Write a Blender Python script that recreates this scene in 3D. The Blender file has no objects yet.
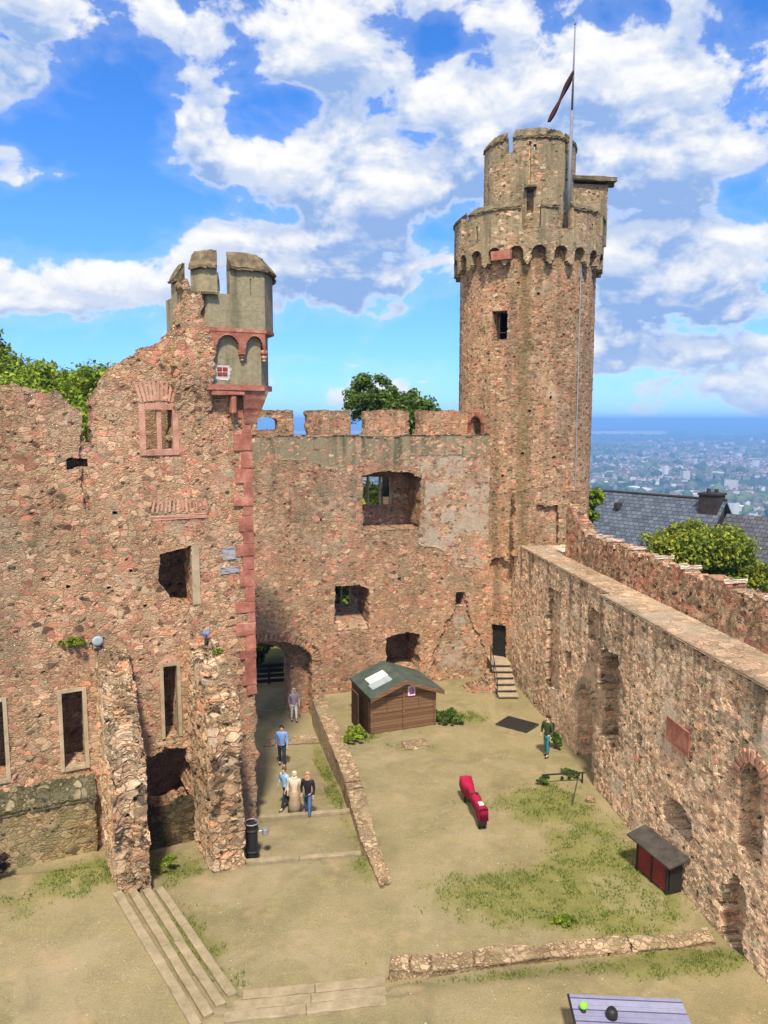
import bpy, bmesh, math, random
import numpy as np
from mathutils import Vector, Matrix
R = math.radians
random.seed(7); rng = np.random.default_rng(11)
S = bpy.context.scene
COL = S.collection

# ------------------------------------------------------------------ helpers
def tag(o, label=None, cat=None, group=None, kind=None):
    if label: o['label'] = label
    if cat: o['category'] = cat
    if group: o['group'] = group
    if kind: o['kind'] = kind
    return o

def thing(name, label, cat, loc=(0, 0, 0), rz=0, group=None):
    o = bpy.data.objects.new(name, None); COL.objects.link(o)
    o.location = loc; o.rotation_euler = (0, 0, rz); o.empty_display_size = .3
    return tag(o, label, cat, group, 'thing')

def link(name, me, mat, parent=None, label=None):
    o = bpy.data.objects.new(name, me); COL.objects.link(o)
    if mat is not None: me.materials.append(mat)
    if parent is not None: o.parent = parent
    if label: o['label'] = label
    return o

def pydata(name, verts, faces, mat, parent=None, smooth=False, label=None):
    me = bpy.data.meshes.new(name)
    me.from_pydata([tuple(map(float, v)) for v in verts], [], [tuple(int(i) for i in f) for f in faces])
    me.update()
    if smooth: me.polygons.foreach_set('use_smooth', [True] * len(me.polygons))
    return link(name, me, mat, parent, label)

def copy_tree(o, parent=None):
    c = o.copy(); COL.objects.link(c)
    if parent is not None: c.parent = parent
    for ch in list(o.children): copy_tree(ch, c)
    return c

class MB:
    """collects shapes into one bmesh"""
    def __init__(s): s.bm = bmesh.new()
    def box(s, c, size, rz=0, rx=0, ry=0, bevel=0):
        r = bmesh.ops.create_cube(s.bm, size=1)
        m = Matrix.Translation(c) @ Matrix.Rotation(rz, 4, 'Z') @ Matrix.Rotation(ry, 4, 'Y') @ Matrix.Rotation(rx, 4, 'X') @ Matrix.Diagonal((*size, 1))
        bmesh.ops.transform(s.bm, matrix=m, verts=r['verts'])
        if bevel:
            es = list({e for v in r['verts'] for e in v.link_edges})
            bmesh.ops.bevel(s.bm, geom=es, offset=bevel, segments=2, affect='EDGES', profile=.6)
        return s
    def tube(s, a, b, r0, r1=None, n=10, cap=True):
        a, b = Vector(a), Vector(b); r1 = r0 if r1 is None else r1
        q = (b - a).to_track_quat('Z', 'Y').to_matrix().to_4x4()
        r = bmesh.ops.create_cone(s.bm, cap_ends=cap, segments=n, radius1=r0, radius2=r1, depth=(b - a).length)
        bmesh.ops.transform(s.bm, matrix=Matrix.Translation((a + b) / 2) @ q, verts=r['verts'])
        return s
    def ball(s, c, r, sc=(1, 1, 1), n=12, rot=None):
        q = bmesh.ops.create_uvsphere(s.bm, u_segments=n, v_segments=max(6, n * 2 // 3), radius=r)
        m = Matrix.Translation(c) @ (rot.to_4x4() if rot is not None else Matrix()) @ Matrix.Diagonal((*sc, 1))
        bmesh.ops.transform(s.bm, matrix=m, verts=q['verts']); return s
    def prism(s, pts, z0, z1):
        """pts: xy polygon, counter-clockwise"""
        lo = [s.bm.verts.new((p[0], p[1], z0)) for p in pts]; hi = [s.bm.verts.new((p[0], p[1], z1)) for p in pts]
        n = len(pts); s.bm.faces.new(hi); s.bm.faces.new(lo[::-1])
        for i in range(n): s.bm.faces.new((lo[i], lo[(i + 1) % n], hi[(i + 1) % n], hi[i]))
        return s
    def hull(s, pts):
        vs = [s.bm.verts.new(p) for p in pts]
        r = bmesh.ops.convex_hull(s.bm, input=vs)
        return s
    def lathe(s, prof, c=(0, 0, 0), n=20):
        rings = []
        for r, z in prof:
            rings.append([s.bm.verts.new((c[0] + r * math.cos(2 * math.pi * i / n), c[1] + r * math.sin(2 * math.pi * i / n), c[2] + z)) for i in range(n)])
        for a, b in zip(rings[:-1], rings[1:]):
            for i in range(n): s.bm.faces.new((a[i], a[(i + 1) % n], b[(i + 1) % n], b[i]))
        s.bm.faces.new(rings[-1]); s.bm.faces.new(rings[0][::-1]); return s
    def jitter(s, a):
        for v in s.bm.verts: v.co += Vector((random.uniform(-a, a), random.uniform(-a, a), random.uniform(-a, a)))
        return s
    def build(s, name, mat, parent=None, smooth=False, label=None, split=False):
        if split:      # every loose piece becomes an object of its own
            s.bm.verts.index_update(); seen = set(); out_ = []
            for v0 in list(s.bm.verts):
                if v0 in seen: continue
                st_, isl = [v0], []; seen.add(v0)
                while st_:
                    v = st_.pop(); isl.append(v)
                    for e in v.link_edges:
                        w = e.other_vert(v)
                        if w not in seen: seen.add(w); st_.append(w)
                ix = {v: i for i, v in enumerate(isl)}; q = MB(); nv = [q.bm.verts.new(v.co) for v in isl]
                for f in {f for v in isl for f in v.link_faces}: q.bm.faces.new([nv[ix[v]] for v in f.verts])
                out_.append(q.build(name, mat, parent, smooth, label))
            s.bm.free(); return out_
        bmesh.ops.recalc_face_normals(s.bm, faces=s.bm.faces[:])
        me = bpy.data.meshes.new(name); s.bm.to_mesh(me); s.bm.free()
        if smooth: me.polygons.foreach_set('use_smooth', [True] * len(me.polygons))
        return link(name, me, mat, parent, label)

# ------------------------------------------------------------------ numpy noise and sdf
_perm = rng.random((256, 256))
def vnoise(x, y, seed=0):
    x = np.asarray(x, float) + seed * 17.31; y = np.asarray(y, float) + seed * 9.73
    xi = np.floor(x).astype(int); yi = np.floor(y).astype(int); fx = x - xi; fy = y - yi
    fx = fx * fx * (3 - 2 * fx); fy = fy * fy * (3 - 2 * fy)
    g = lambda a, b: _perm[a & 255, b & 255]
    return (g(xi, yi) * (1 - fx) + g(xi + 1, yi) * fx) * (1 - fy) + (g(xi, yi + 1) * (1 - fx) + g(xi + 1, yi + 1) * fx) * fy
def fbm(x, y, o=3, seed=0):
    t = 0; a = .5; n = 0
    for i in range(o): t = t + a * vnoise(x * 2 ** i, y * 2 ** i, seed + i); n += a; a *= .5
    return t / n

def poly(pts, rag=0., freq=3., seed=0):
    P = np.array(pts, float)
    def f(s, z):
        if rag:
            w = rag * 2
            s = s + w * (vnoise(s * freq, z * freq, seed) - .5) + w * .5 * (vnoise(s * freq * 3, z * freq * 3, seed + 5) - .5)
            z = z + w * (vnoise(s * freq, z * freq, seed + 9) - .5) + w * .5 * (vnoise(s * freq * 3, z * freq * 3, seed + 3) - .5)
        d = np.full(s.shape, 1e9); sg = np.ones(s.shape); n = len(P)
        for i in range(n):
            a = P[i]; b = P[i - 1]; ex, ey = b - a; wx = s - a[0]; wy = z - a[1]
            t = np.clip((wx * ex + wy * ey) / (ex * ex + ey * ey + 1e-12), 0, 1)
            d = np.minimum(d, (wx - ex * t) ** 2 + (wy - ey * t) ** 2)
            c1 = z >= a[1]; c2 = z < b[1]; c3 = ex * wy > ey * wx
            sg = np.where((c1 & c2 & c3) | (~c1 & ~c2 & ~c3), -sg, sg)
        return sg * np.sqrt(d)
    return f
def rect(s0, s1, z0, z1, **k): return poly([(s0, z0), (s1, z0), (s1, z1), (s0, z1)], **k)
def arch(s0, s1, z0, zs, zt, **k):
    """opening with an arched head: springs at zs, crown at zt"""
    c = (s0 + s1) / 2; w = (s1 - s0) / 2
    pts = [(s0, z0), (s1, z0)] + [(c + w * math.cos(t), zs + (zt - zs) * math.sin(t)) for t in np.linspace(0, math.pi, 13)]
    return poly(pts, **k)

def wall_mesh(name, mat, S0, S1, Z0, Z1, cell, outline, feats, thick, mapf, parent=None, seg=.2, label=None, rough=0.):
    """a masonry body as a grid over (s,z): outline sdf, then recesses / openings given as (sdf, depth)"""
    ns = max(2, int(round((S1 - S0) / cell))); nz = max(2, int(round((Z1 - Z0) / cell)))
    sv = np.linspace(S0, S1, ns + 1); zv = np.linspace(Z0, Z1, nz + 1)
    VS, VZ = np.meshgrid(sv, zv, indexing='ij')
    CS, CZ = np.meshgrid((sv[1:] + sv[:-1]) / 2, (zv[1:] + zv[:-1]) / 2, indexing='ij')
    T = int(round(thick * 1000)); D = np.zeros((ns, nz), int)
    fl = list(feats)
    for f, d in fl:
        D = np.where(f(CS, CZ) < 0, np.maximum(D, min(T, int(round(d * 1000)))), D)
    if outline is not None:
        D = np.where(outline(CS, CZ) > 0, T, D); fl.append((outline, thick))
    # snap grid vertices onto the nearest boundary
    best = np.full(VS.shape, 1e9); ds = np.zeros(VS.shape); dz = np.zeros(VS.shape); e = .01
    for f, d in fl:
        v = f(VS, VZ); m = (np.abs(v) < cell * .8) & (np.abs(v) < np.abs(best))
        if not m.any(): continue
        gs = (f(VS[m] + e, VZ[m]) - f(VS[m] - e, VZ[m])) / (2 * e); gz_ = (f(VS[m], VZ[m] + e) - f(VS[m], VZ[m] - e)) / (2 * e)
        g2 = np.maximum(gs ** 2 + gz_ ** 2, .5)
        best[m] = v[m]; ds[m] = -v[m] * gs / g2; dz[m] = -v[m] * gz_ / g2
    lim = cell * .6
    VS = VS + np.clip(ds, -lim, lim); VZ = VZ + np.clip(dz, -lim, lim)
    levels = sorted(set(list(range(0, T, int(seg * 1000)))) | set(np.unique(D).tolist()) | {0, T})
    levels = [l for k, l in enumerate(levels)]
    quads = []
    def cells(mask, depth, rev):
        i, j = np.nonzero(mask); dd = depth[i, j] if hasattr(depth, 'shape') else np.full(i.shape, depth)
        q = np.stack([np.stack([i, j, dd], 1), np.stack([i + 1, j, dd], 1), np.stack([i + 1, j + 1, dd], 1), np.stack([i, j + 1, dd], 1)], 1)
        return q[:, ::-1] if rev else q
    quads.append(cells(D < T, D, False)); quads.append(cells(D < T, T, True))
    Dp = np.full((ns + 2, nz + 2), T); Dp[1:-1, 1:-1] = D
    a, b = Dp[:-1, 1:-1], Dp[1:, 1:-1]         # across s edges, index i = vertex column
    for l0, l1 in zip(levels[:-1], levels[1:]):
        for (A, B, ax) in ((a, b, 0), (Dp[1:-1, :-1], Dp[1:-1, 1:], 1)):
            for rev, M in ((False, (A <= l0) & (B >= l1)), (True, (B <= l0) & (A >= l1))):
                i, j = np.nonzero(M)
                if not len(i): continue
                L0 = np.full(i.shape, l0); L1 = np.full(i.shape, l1)
                if ax == 0:
                    q = np.stack([np.stack([i, j, L0], 1), np.stack([i, j, L1], 1), np.stack([i, j + 1, L1], 1), np.stack([i, j + 1, L0], 1)], 1)
                else:
                    q = np.stack([np.stack([i, j, L0], 1), np.stack([i + 1, j, L0], 1), np.stack([i + 1, j, L1], 1), np.stack([i, j, L1], 1)], 1)
                    q = q[:, ::-1]
                quads.append(q[:, ::-1] if rev else q)
    Q = np.concatenate(quads); flat = Q.reshape(-1, 3)
    key = (flat[:, 0].astype(np.int64) * 100003 + flat[:, 1]) * 100003 + flat[:, 2]
    u, idx, inv = np.unique(key, return_index=True, return_inverse=True)
    vv = flat[idx]; s_ = VS[vv[:, 0], vv[:, 1]]; z_ = VZ[vv[:, 0], vv[:, 1]]; d_ = vv[:, 2] / 1000.
    if rough:
        n1 = fbm(d_ * 1.9 + z_ * .55 + 3.1, z_ * 1.1 + s_ * .4, 3, 41) - .5; n2 = fbm(d_ * 1.9 + s_ * .55 + 7.7, s_ * 1.1 + z_ * .4, 3, 57) - .5; z_ = z_ + 2 * rough * n2; s_ = s_ + 2 * rough * n1
    XYZ = mapf(s_, z_, d_); F = inv.reshape(-1, 4)
    p = XYZ[F[0]]; nrm = np.cross(p[1] - p[0], p[2] - p[0])
    outw = XYZ[F[0][0]] - mapf(s_[F[0][:1]], z_[F[0][:1]], d_[F[0][:1]] + .1)[0]
    if np.dot(nrm, outw) < 0: F = F[:, ::-1]
    me = bpy.data.meshes.new(name)
    me.vertices.add(len(XYZ)); me.vertices.foreach_set('co', XYZ.astype(np.float32).ravel())
    me.loops.add(F.size); me.loops.foreach_set('vertex_index', F.ravel().astype(np.int32))
    me.polygons.add(len(F)); me.polygons.foreach_set('loop_start', np.arange(0, F.size, 4, dtype=np.int32))
    me.polygons.foreach_set('use_smooth', np.ones(len(F), bool))
    me.update(calc_edges=True); me.validate()
    return link(name, me, mat, parent, label)

def frame(C, d, side):
    """map (s,z,depth): s along d from C, depth away from the viewer; side = outward normal"""
    C = np.array(C, float); d = np.array(d, float); d /= np.linalg.norm(d); n = np.array([d[1], -d[0]])
    if np.dot(n, side) < 0: n = -n
    def f(s, z, dep):
        s = np.asarray(s, float); dep = np.asarray(dep, float)
        return np.stack([C[0] + s * d[0] - dep * n[0], C[1] + s * d[1] - dep * n[1], np.asarray(z, float) + 0 * s], 1)
    f.C, f.d, f.n = C, d, n
    f.pt = lambda s, z, dep=0.: Vector((C[0] + s * d[0] - dep * n[0], C[1] + s * d[1] - dep * n[1], z))
    f.ang = math.atan2(d[1], d[0])
    return f
def cyl(c, r, a0):
    def f(s, z, dep):
        t = a0 + np.asarray(s) / r; q = r - np.asarray(dep)
        return np.stack([c[0] + q * np.cos(t), c[1] + q * np.sin(t), np.asarray(z) + 0 * t], 1)
    return f

# ------------------------------------------------------------------ materials
def new_mat(name):
    m = bpy.data.materials.new(name); m.use_nodes = True
    nt = m.node_tree; nt.nodes.clear()
    out = nt.nodes.new('ShaderNodeOutputMaterial'); return m, nt, out
class NT:
    def __init__(s, nt): s.nt = nt
    def n(s, t, **k):
        nd = s.nt.nodes.new(t)
        for a, v in k.items(): setattr(nd, a, v)
        return nd
    def l(s, a, b): s.nt.links.new(a, b)
    def put(s, sock, v):
        if isinstance(v, bpy.types.NodeSocket): s.l(v, sock)
        else: sock.default_value = v
    def math(s, op, a, b=0., c=None, clamp=False):
        nd = s.n('ShaderNodeMath', operation=op, use_clamp=clamp); s.put(nd.inputs[0], a); s.put(nd.inputs[1], b)
        if c is not None: s.put(nd.inputs[2], c)
        return nd.outputs[0]
    def vmath(s, op, a, b=(0, 0, 0)):
        nd = s.n('ShaderNodeVectorMath', operation=op); s.put(nd.inputs[0], a); s.put(nd.inputs[1], b); return nd.outputs[0]
    def noise(s, vec, scale, detail=4., rough=.55, dist=0., col=False):
        nd = s.n('ShaderNodeTexNoise'); s.put(nd.inputs['Vector'], vec)
        nd.inputs['Scale'].default_value = scale; nd.inputs['Detail'].default_value = detail
        nd.inputs['Roughness'].default_value = rough; nd.inputs['Distortion'].default_value = dist
        return nd.outputs['Color' if col else 'Fac']
    def ramp(s, fac, stops, interp='LINEAR'):
        nd = s.n('ShaderNodeValToRGB'); cr = nd.color_ramp; cr.interpolation = interp
        while len(cr.elements) < len(stops): cr.elements.new(.5)
        for e, (p, c) in zip(cr.elements, stops):
            e.position = p; e.color = (*c, 1) if hasattr(c, '__len__') else (c, c, c, 1)
        s.put(nd.inputs[0], fac); return nd.outputs[0]
    def smooth(s, x, a, b):
        nd = s.n('ShaderNodeMapRange', interpolation_type='SMOOTHSTEP'); s.put(nd.inputs[0], x)
        nd.inputs[1].default_value = a; nd.inputs[2].default_value = b; return nd.outputs[0]
    def mix(s, f, a, b, mode='MIX'):
        nd = s.n('ShaderNodeMix', data_type='RGBA', blend_type=mode); s.put(nd.inputs[0], f)
        for i, v in ((6, a), (7, b)):
            if isinstance(v, bpy.types.NodeSocket): s.l(v, nd.inputs[i])
            else: nd.inputs[i].default_value = (*v, 1) if len(v) == 3 else v
        return nd.outputs[2]
    def bsdf(s, col, rough=.9, spec=.2, metal=0., normal=None):
        b = s.n('ShaderNodeBsdfPrincipled')
        if isinstance(col, bpy.types.NodeSocket): s.l(col, b.inputs['Base Color'])
        else: b.inputs['Base Color'].default_value = (*col, 1)
        s.put(b.inputs['Roughness'], rough); b.inputs['Specular IOR Level'].default_value = spec; b.inputs['Metallic'].default_value = metal
        if normal is not None: s.l(normal, b.inputs['Normal'])
        return b.outputs[0]
    def bump(s, h, strength=.5, dist=.02):
        nd = s.n('ShaderNodeBump'); nd.inputs['Strength'].default_value = strength; nd.inputs['Distance'].default_value = dist
        s.l(h, nd.inputs['Height']); return nd.outputs[0]

PAL_RED = [(0, (.08, .065, .05)), (.08, (.25, .13, .10)), (.18, (.45, .20, .15)), (.28, (.55, .33, .25)), (.38, (.30, .27, .19)), (.47, (.50, .36, .25)),
           (.56, (.52, .37, .27)), (.65, (.27, .25, .17)), (.74, (.52, .25, .16)), (.82, (.42, .20, .17)), (.90, (.50, .42, .31)), (.96, (.33, .16, .12)), (1, (.19, .20, .15))]
PAL_TAN = [(0, (.08, .075, .055)), (.10, (.27, .19, .14)), (.22, (.47, .32, .25)), (.34, (.58, .45, .35)), (.44, (.25, .23, .16)),
           (.54, (.52, .30, .23)), (.64, (.62, .52, .42)), (.74, (.20, .21, .15)), (.82, (.46, .24, .18)), (.91, (.34, .29, .21)), (1, (.13, .13, .10))]
def stone_mat(name, pal, mortar=(.40, .31, .225), scale=3.4, zf=1.7, disp=.055, mw=.05, moss=.25, mosscol=(.11, .115, .06), grey=.2, holes=True,
              cover=0., covercol=(.42, .37, .30), cscale=.6, streak=0., mixed=.5, red=0., streak_z=None, vstain=None, pits=.94, lift=1.):
    m, nt, out = new_mat(name); N = NT(nt)
    tc = N.n('ShaderNodeTexCoord').outputs['Object']
    mp = N.n('ShaderNodeMapping'); N.l(tc, mp.inputs[0]); mp.inputs['Scale'].default_value = (1, 1, zf); p = mp.outputs[0]
    def warp(v, sc, amp):
        w = N.vmath('SUBTRACT', N.noise(p, sc, 2, .5, col=True), (.5, .5, .5)); return N.vmath('ADD', v, N.vmath('MULTIPLY', w, (amp, amp, amp * 1.3)))
    p2 = warp(warp(p, 1.7, .3), 8., .085)
    def vor(feat, sc):
        v = N.n('ShaderNodeTexVoronoi', feature=feat); N.l(p2, v.inputs['Vector']); v.inputs['Scale'].default_value = sc; v.inputs['Randomness'].default_value = .95; return v
    k = 2.05
    va, ea, vb, eb = vor('F1', scale), vor('DISTANCE_TO_EDGE', scale), vor('F1', scale * k), vor('DISTANCE_TO_EDGE', scale * k)
    sa = N.n('ShaderNodeSeparateColor'); N.l(va.outputs['Color'], sa.inputs[0]); sb = N.n('ShaderNodeSeparateColor'); N.l(vb.outputs['Color'], sb.inputs[0])
    small = N.math('LESS_THAN', sa.outputs[2], mixed)         # some big stones, the rest broken up into small ones
    e2 = N.math('MINIMUM', ea.outputs['Distance'], N.math('DIVIDE', eb.outputs['Distance'], k))
    def pick(a, b): return N.math('ADD', N.math('MULTIPLY', a, N.math('SUBTRACT', 1., small)), N.math('MULTIPLY', b, small))
    edge = pick(ea.outputs['Distance'], e2); r1 = pick(sa.outputs[0], sb.outputs[0]); r2 = pick(sa.outputs[1], sb.outputs[1])
    fine = N.noise(p, 17., 6, .7); big = N.noise(tc, .38, 5, .6); mid = N.noise(tc, 1.5, 5, .65)
    edge = N.math('ADD', edge, N.math('MULTIPLY', N.math('SUBTRACT', fine, .5), .10))
    mwid = N.math('MULTIPLY_ADD', N.smooth(mid, .40, .68), .10, mw)
    q = N.math('DIVIDE', edge, mwid); stone = N.math('MAXIMUM', N.math('MINIMUM', q, 1.), 0.); sm = N.smooth(q, .25, 1.05)
    colr = N.ramp(r1, pal)
    colr = N.mix(.75, colr, N.ramp(fine, [(.28, .22), (.5, .52), (.72, .84)]), 'OVERLAY')
    def grey_mul(c, f):
        cc = N.n('ShaderNodeCombineColor')
        for i in range(3): N.l(f, cc.inputs[i])
        return N.mix(1., c, cc.outputs[0], 'MULTIPLY')
    colr = grey_mul(colr, N.math('MULTIPLY_ADD', r2, .5, .80))
    mcol = N.mix(N.ramp(N.noise(tc, 3.3, 5, .7), [(.3, 0.), (.7, 1.)]), tuple(c * .68 for c in mortar), tuple(c * 1.1 for c in mortar))
    mcol = N.mix(.6, mcol, N.ramp(fine, [(.3, .28), (.7, .75)]), 'OVERLAY')
    col = N.mix(N.math('MULTIPLY', sm, N.math('MULTIPLY_ADD', N.smooth(mid, .62, .4), .35, .65)), mcol, colr)
    tone = N.noise(tc, .21, 5, .68); tone2 = N.noise(tc, .9, 5, .7, .6)
    col = N.mix(1., col, N.ramp(tone, [(.30, tuple(lift * c for c in (.68, .62, .54))), (.5, tuple(lift * c for c in (.94, .85, .75))), (.70, tuple(lift * c for c in (1.1, .95, .84)))]), 'MULTIPLY')
    col = N.mix(.42, col, N.mix(1., col, N.ramp(tone2, [(.32, (.45, .43, .34)), (.52, (1., 1., 1.)), (.7, (1.12, 1.04, .98))]), 'MULTIPLY'))
    joint = N.math('MULTIPLY', N.math('SUBTRACT', 1., N.smooth(q, -.25, .45)), N.smooth(N.noise(tc, 2.6, 3, .6), .46, .6)); col = N.mix(N.math('MULTIPLY', joint, .72), col, (.07, .055, .04))
    col = N.mix(N.math('MULTIPLY', N.smooth(big, .47, .68), grey), col, (.36, .33, .28))
    if red: col = N.mix(N.math('MULTIPLY', N.smooth(N.noise(tc, .55, 4, .6), .5, .68), red), col, (.45, .20, .13))
    mo = N.math('MULTIPLY', N.smooth(N.math('ADD', big, N.math('MULTIPLY', N.math('SUBTRACT', mid, .5), .9)), .54, .74), moss); col = N.mix(mo, col, mosscol)
    h = N.math('MULTIPLY', stone, N.math('MULTIPLY_ADD', r2, .6, .4))
    h = N.math('ADD', h, N.math('MULTIPLY', N.math('SUBTRACT', fine, .5), .65)); h = N.math('ADD', h, N.math('MULTIPLY', N.math('SUBTRACT', mid, .5), .9))
    if holes:
        pit = N.math('MULTIPLY', N.smooth(sb.outputs[1], pits, pits + .01), N.smooth(edge, .01, .05)); col = N.mix(N.math('MULTIPLY', pit, .85), col, (.045, .038, .03)); h = N.math('SUBTRACT', h, N.math('MULTIPLY', pit, 1.6))
    if cover:   # remains of render over the rubble
        cn = N.math('ADD', N.noise(tc, cscale, 6, .68), N.math('MULTIPLY', N.math('SUBTRACT', stone, .5), -.10))
        cm = N.smooth(cn, .68 - .42 * cover, .76 - .42 * cover); cc = N.mix(N.noise(tc, 1.1, 5, .65), tuple(c * .62 for c in covercol), covercol)
        cc = N.mix(.6, cc, N.ramp(N.noise(tc, 7., 6, .7), [(.3, .3), (.7, .7)]), 'OVERLAY'); col = N.mix(N.math('MULTIPLY', cm, .93), col, cc)
        h = N.math('ADD', N.math('MULTIPLY', h, N.math('SUBTRACT', 1., N.math('MULTIPLY', cm, .8))), N.math('MULTIPLY', cm, .75))
    if streak:
        m2 = N.n('ShaderNodeMapping'); N.l(tc, m2.inputs[0]); m2.inputs['Scale'].default_value = (1, 1, .1); sk = N.smooth(N.noise(m2.outputs[0], 1.6, 5, .65), .45, .66); sk = N.math('MULTIPLY', sk, streak)
        if streak_z: zz = N.n('ShaderNodeSeparateXYZ'); N.l(tc, zz.inputs[0]); sk = N.math('MULTIPLY', sk, N.smooth(N.math('ADD', zz.outputs[2], N.math('MULTIPLY', N.math('SUBTRACT', mid, .5), 2.)), *streak_z))
        col = N.mix(sk, col, (.075, .07, .045))
    if vstain: zz = N.n('ShaderNodeSeparateXYZ'); N.l(tc, zz.inputs[0]); dx = N.math('ABSOLUTE', N.math('SUBTRACT', N.math('ADD', zz.outputs[0], N.math('MULTIPLY', N.math('SUBTRACT', mid, .5), .7)), vstain)); col = N.mix(N.math('MULTIPLY', N.smooth(dx, .42, .12), .55), col, (.15, .115, .05))
    N.l(N.bsdf(col, .93, .12), out.inputs[0])
    dn = N.n('ShaderNodeDisplacement'); dn.inputs['Midlevel'].default_value = .55; dn.inputs['Scale'].default_value = disp; N.l(h, dn.inputs['Height']); N.l(dn.outputs[0], out.inputs['Displacement'])
    m.displacement_method = 'BOTH'
    return m

def mottled(name, c0, c1, scale=2., rough=.85, bump=.3, bscale=30., spec=.2, c2=None, streak=False, metal=0., island=0.):
    m, nt, out = new_mat(name); N = NT(nt); tc = N.n('ShaderNodeTexCoord').outputs['Object']
    v = tc
    if streak:
        mp = N.n('ShaderNodeMapping'); N.l(tc, mp.inputs[0]); mp.inputs['Scale'].default_value = (1, 1, .15); v = mp.outputs[0]
    f = N.noise(v, scale, 6, .65); stops = [(.3, c0), (.7, c1)] if c2 is None else [(.28, c0), (.5, c1), (.72, c2)]
    col = N.ramp(f, stops); fn = N.noise(tc, bscale, 4, .6)
    col = N.mix(.35, col, N.ramp(fn, [(.25, .3), (.75, .7)]), 'OVERLAY')
    if island:
        gi = N.n('ShaderNodeNewGeometry').outputs['Random Per Island']; k = N.math('MULTIPLY_ADD', gi, island, 1 - island / 2); cc = N.n('ShaderNodeCombineColor')
        for i in range(3): N.l(k, cc.inputs[i])
        col = N.mix(1., col, cc.outputs[0], 'MULTIPLY')
    N.l(N.bsdf(col, rough, spec, metal, N.bump(fn, bump, .02)), out.inputs[0]); return m
def plain(name, c, rough=.7, spec=.3, metal=0.):
    return mottled(name, tuple(x * .8 for x in c), tuple(min(1, x * 1.15) for x in c), 6., rough, .15, 60., spec, metal=metal)

M = {}
M['palace'] = stone_mat('rubble_red_sandstone', PAL_RED, mortar=(.46, .34, .235), scale=3.9, zf=1.6, disp=.06, moss=.3, mosscol=(.17, .165, .09), grey=.2, red=.15, streak=.25, cover=.15, covercol=(.46, .36, .26), pits=.965, lift=1.12)
M['curtain'] = stone_mat('rubble_brown', PAL_RED, mortar=(.40, .30, .21), scale=3.9, zf=1.75, disp=.05, moss=.35, grey=.2, cover=.22, covercol=(.40, .32, .22), red=.25, streak=.45, streak_z=(4., 12.), pits=.965, lift=1.08)
M['curtainplaster'] = stone_mat('rubble_under_old_plaster', PAL_RED, mortar=(.44, .36, .27), scale=3.2, zf=1.75, disp=.04, moss=.2, grey=.1, cover=.5, covercol=(.43, .36, .275), cscale=1.0, lift=.95)
M['curtaindark'] = stone_mat('curtain_embrasure', PAL_RED, mortar=(.38, .3, .22), scale=3.2, zf=1.75, disp=.05, moss=.3, cover=.4)
M['side'] = stone_mat('rubble_tan', PAL_TAN, mortar=(.66, .53, .42), scale=3.5, zf=1.75, disp=.06, mw=.06, moss=.12, grey=.1, cover=.3, covercol=(.64, .52, .41), streak=.75, streak_z=(3.2, 7.2), red=.15, pits=.965, lift=1.42)
M['parapet'] = stone_mat('rubble_parapet', PAL_RED, mortar=(.44, .33, .235), scale=3.2, zf=1.5, disp=.06, moss=.1, grey=.1, mixed=.35)
M['tower'] = stone_mat('rubble_tower', PAL_RED, mortar=(.46, .335, .225), scale=4.3, zf=1.9, disp=.05, moss=.3, mosscol=(.21, .16, .075), grey=.05, cover=.25, covercol=(.46, .35, .24), streak=.4, vstain=7.2, pits=.91)
M['crown'] = stone_mat('weathered_tower_crown', PAL_TAN, mortar=(.38, .31, .205), scale=3.4, zf=1.9, disp=.035, mw=.08, moss=.5, mosscol=(.17, .155, .08), grey=.2, cover=.5, covercol=(.33, .265, .165), streak=.6)
M['turret'] = stone_mat('turret_render', PAL_RED, mortar=(.3, .27, .18), scale=2.6, zf=1.6, disp=.02, mw=.08, moss=.5, mosscol=(.13, .125, .07), grey=.2, holes=False, cover=.9, covercol=(.33, .29, .185), cscale=.8, streak=.6)
M['band'] = stone_mat('stained_render', PAL_RED, mortar=(.3, .26, .18), scale=3.2, zf=1.7, disp=.02, mw=.1, moss=.5, mosscol=(.13, .12, .07), grey=.2, holes=False, cover=1.3, covercol=(.27, .235, .155), cscale=.7, streak=.85)
M['buttress'] = stone_mat('buttress_rubble', [(0, (.10, .085, .07)), (.15, (.36, .25, .17)), (.35, (.52, .38, .27)), (.5, (.58, .48, .37)), (.65, (.54, .28, .18)), (.8, (.38, .31, .24)), (1, (.60, .50, .40))],
                        mortar=(.34, .265, .18), scale=2.5, zf=1.5, disp=.10, mw=.05, moss=.25, mosscol=(.17, .16, .08), grey=.3, mixed=.35, lift=1.3)
M['plinth'] = stone_mat('mossy_plinth', [(0, (.09, .08, .05)), (.3, (.29, .22, .13)), (.6, (.38, .30, .17)), (1, (.24, .22, .13))], mortar=(.30, .245, .14), scale=2.9, zf=1.6, disp=.05, moss=.6, mosscol=(.15, .14, .055))
M['cobble'] = stone_mat('cobbles', [(0, (.2, .16, .12)), (.4, (.42, .34, .25)), (.7, (.42, .34, .25)), (1, (.34, .28, .21))], mortar=(.27, .215, .13), scale=5.2, zf=1.2, disp=.03, moss=.4, mosscol=(.2, .18, .08), grey=.15, holes=False, cover=.3, covercol=(.30, .24, .14))
M['walk'] = stone_mat('walkway_slabs', [(0, (.30, .23, .18)), (.4, (.40, .30, .23)), (.7, (.44, .35, .28)), (1, (.34, .27, .21))], mortar=(.30, .24, .18), scale=2.3, zf=1., disp=.02, mw=.03, moss=.45, mosscol=(.17, .145, .075), grey=.4, holes=False, cover=.4, covercol=(.36, .30, .22), streak=0.)
M['red'] = mottled('red_sandstone', (.15, .06, .04), (.31, .115, .08), 1.9, .9, .9, 16., c2=(.42, .24, .17), island=.55)
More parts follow.
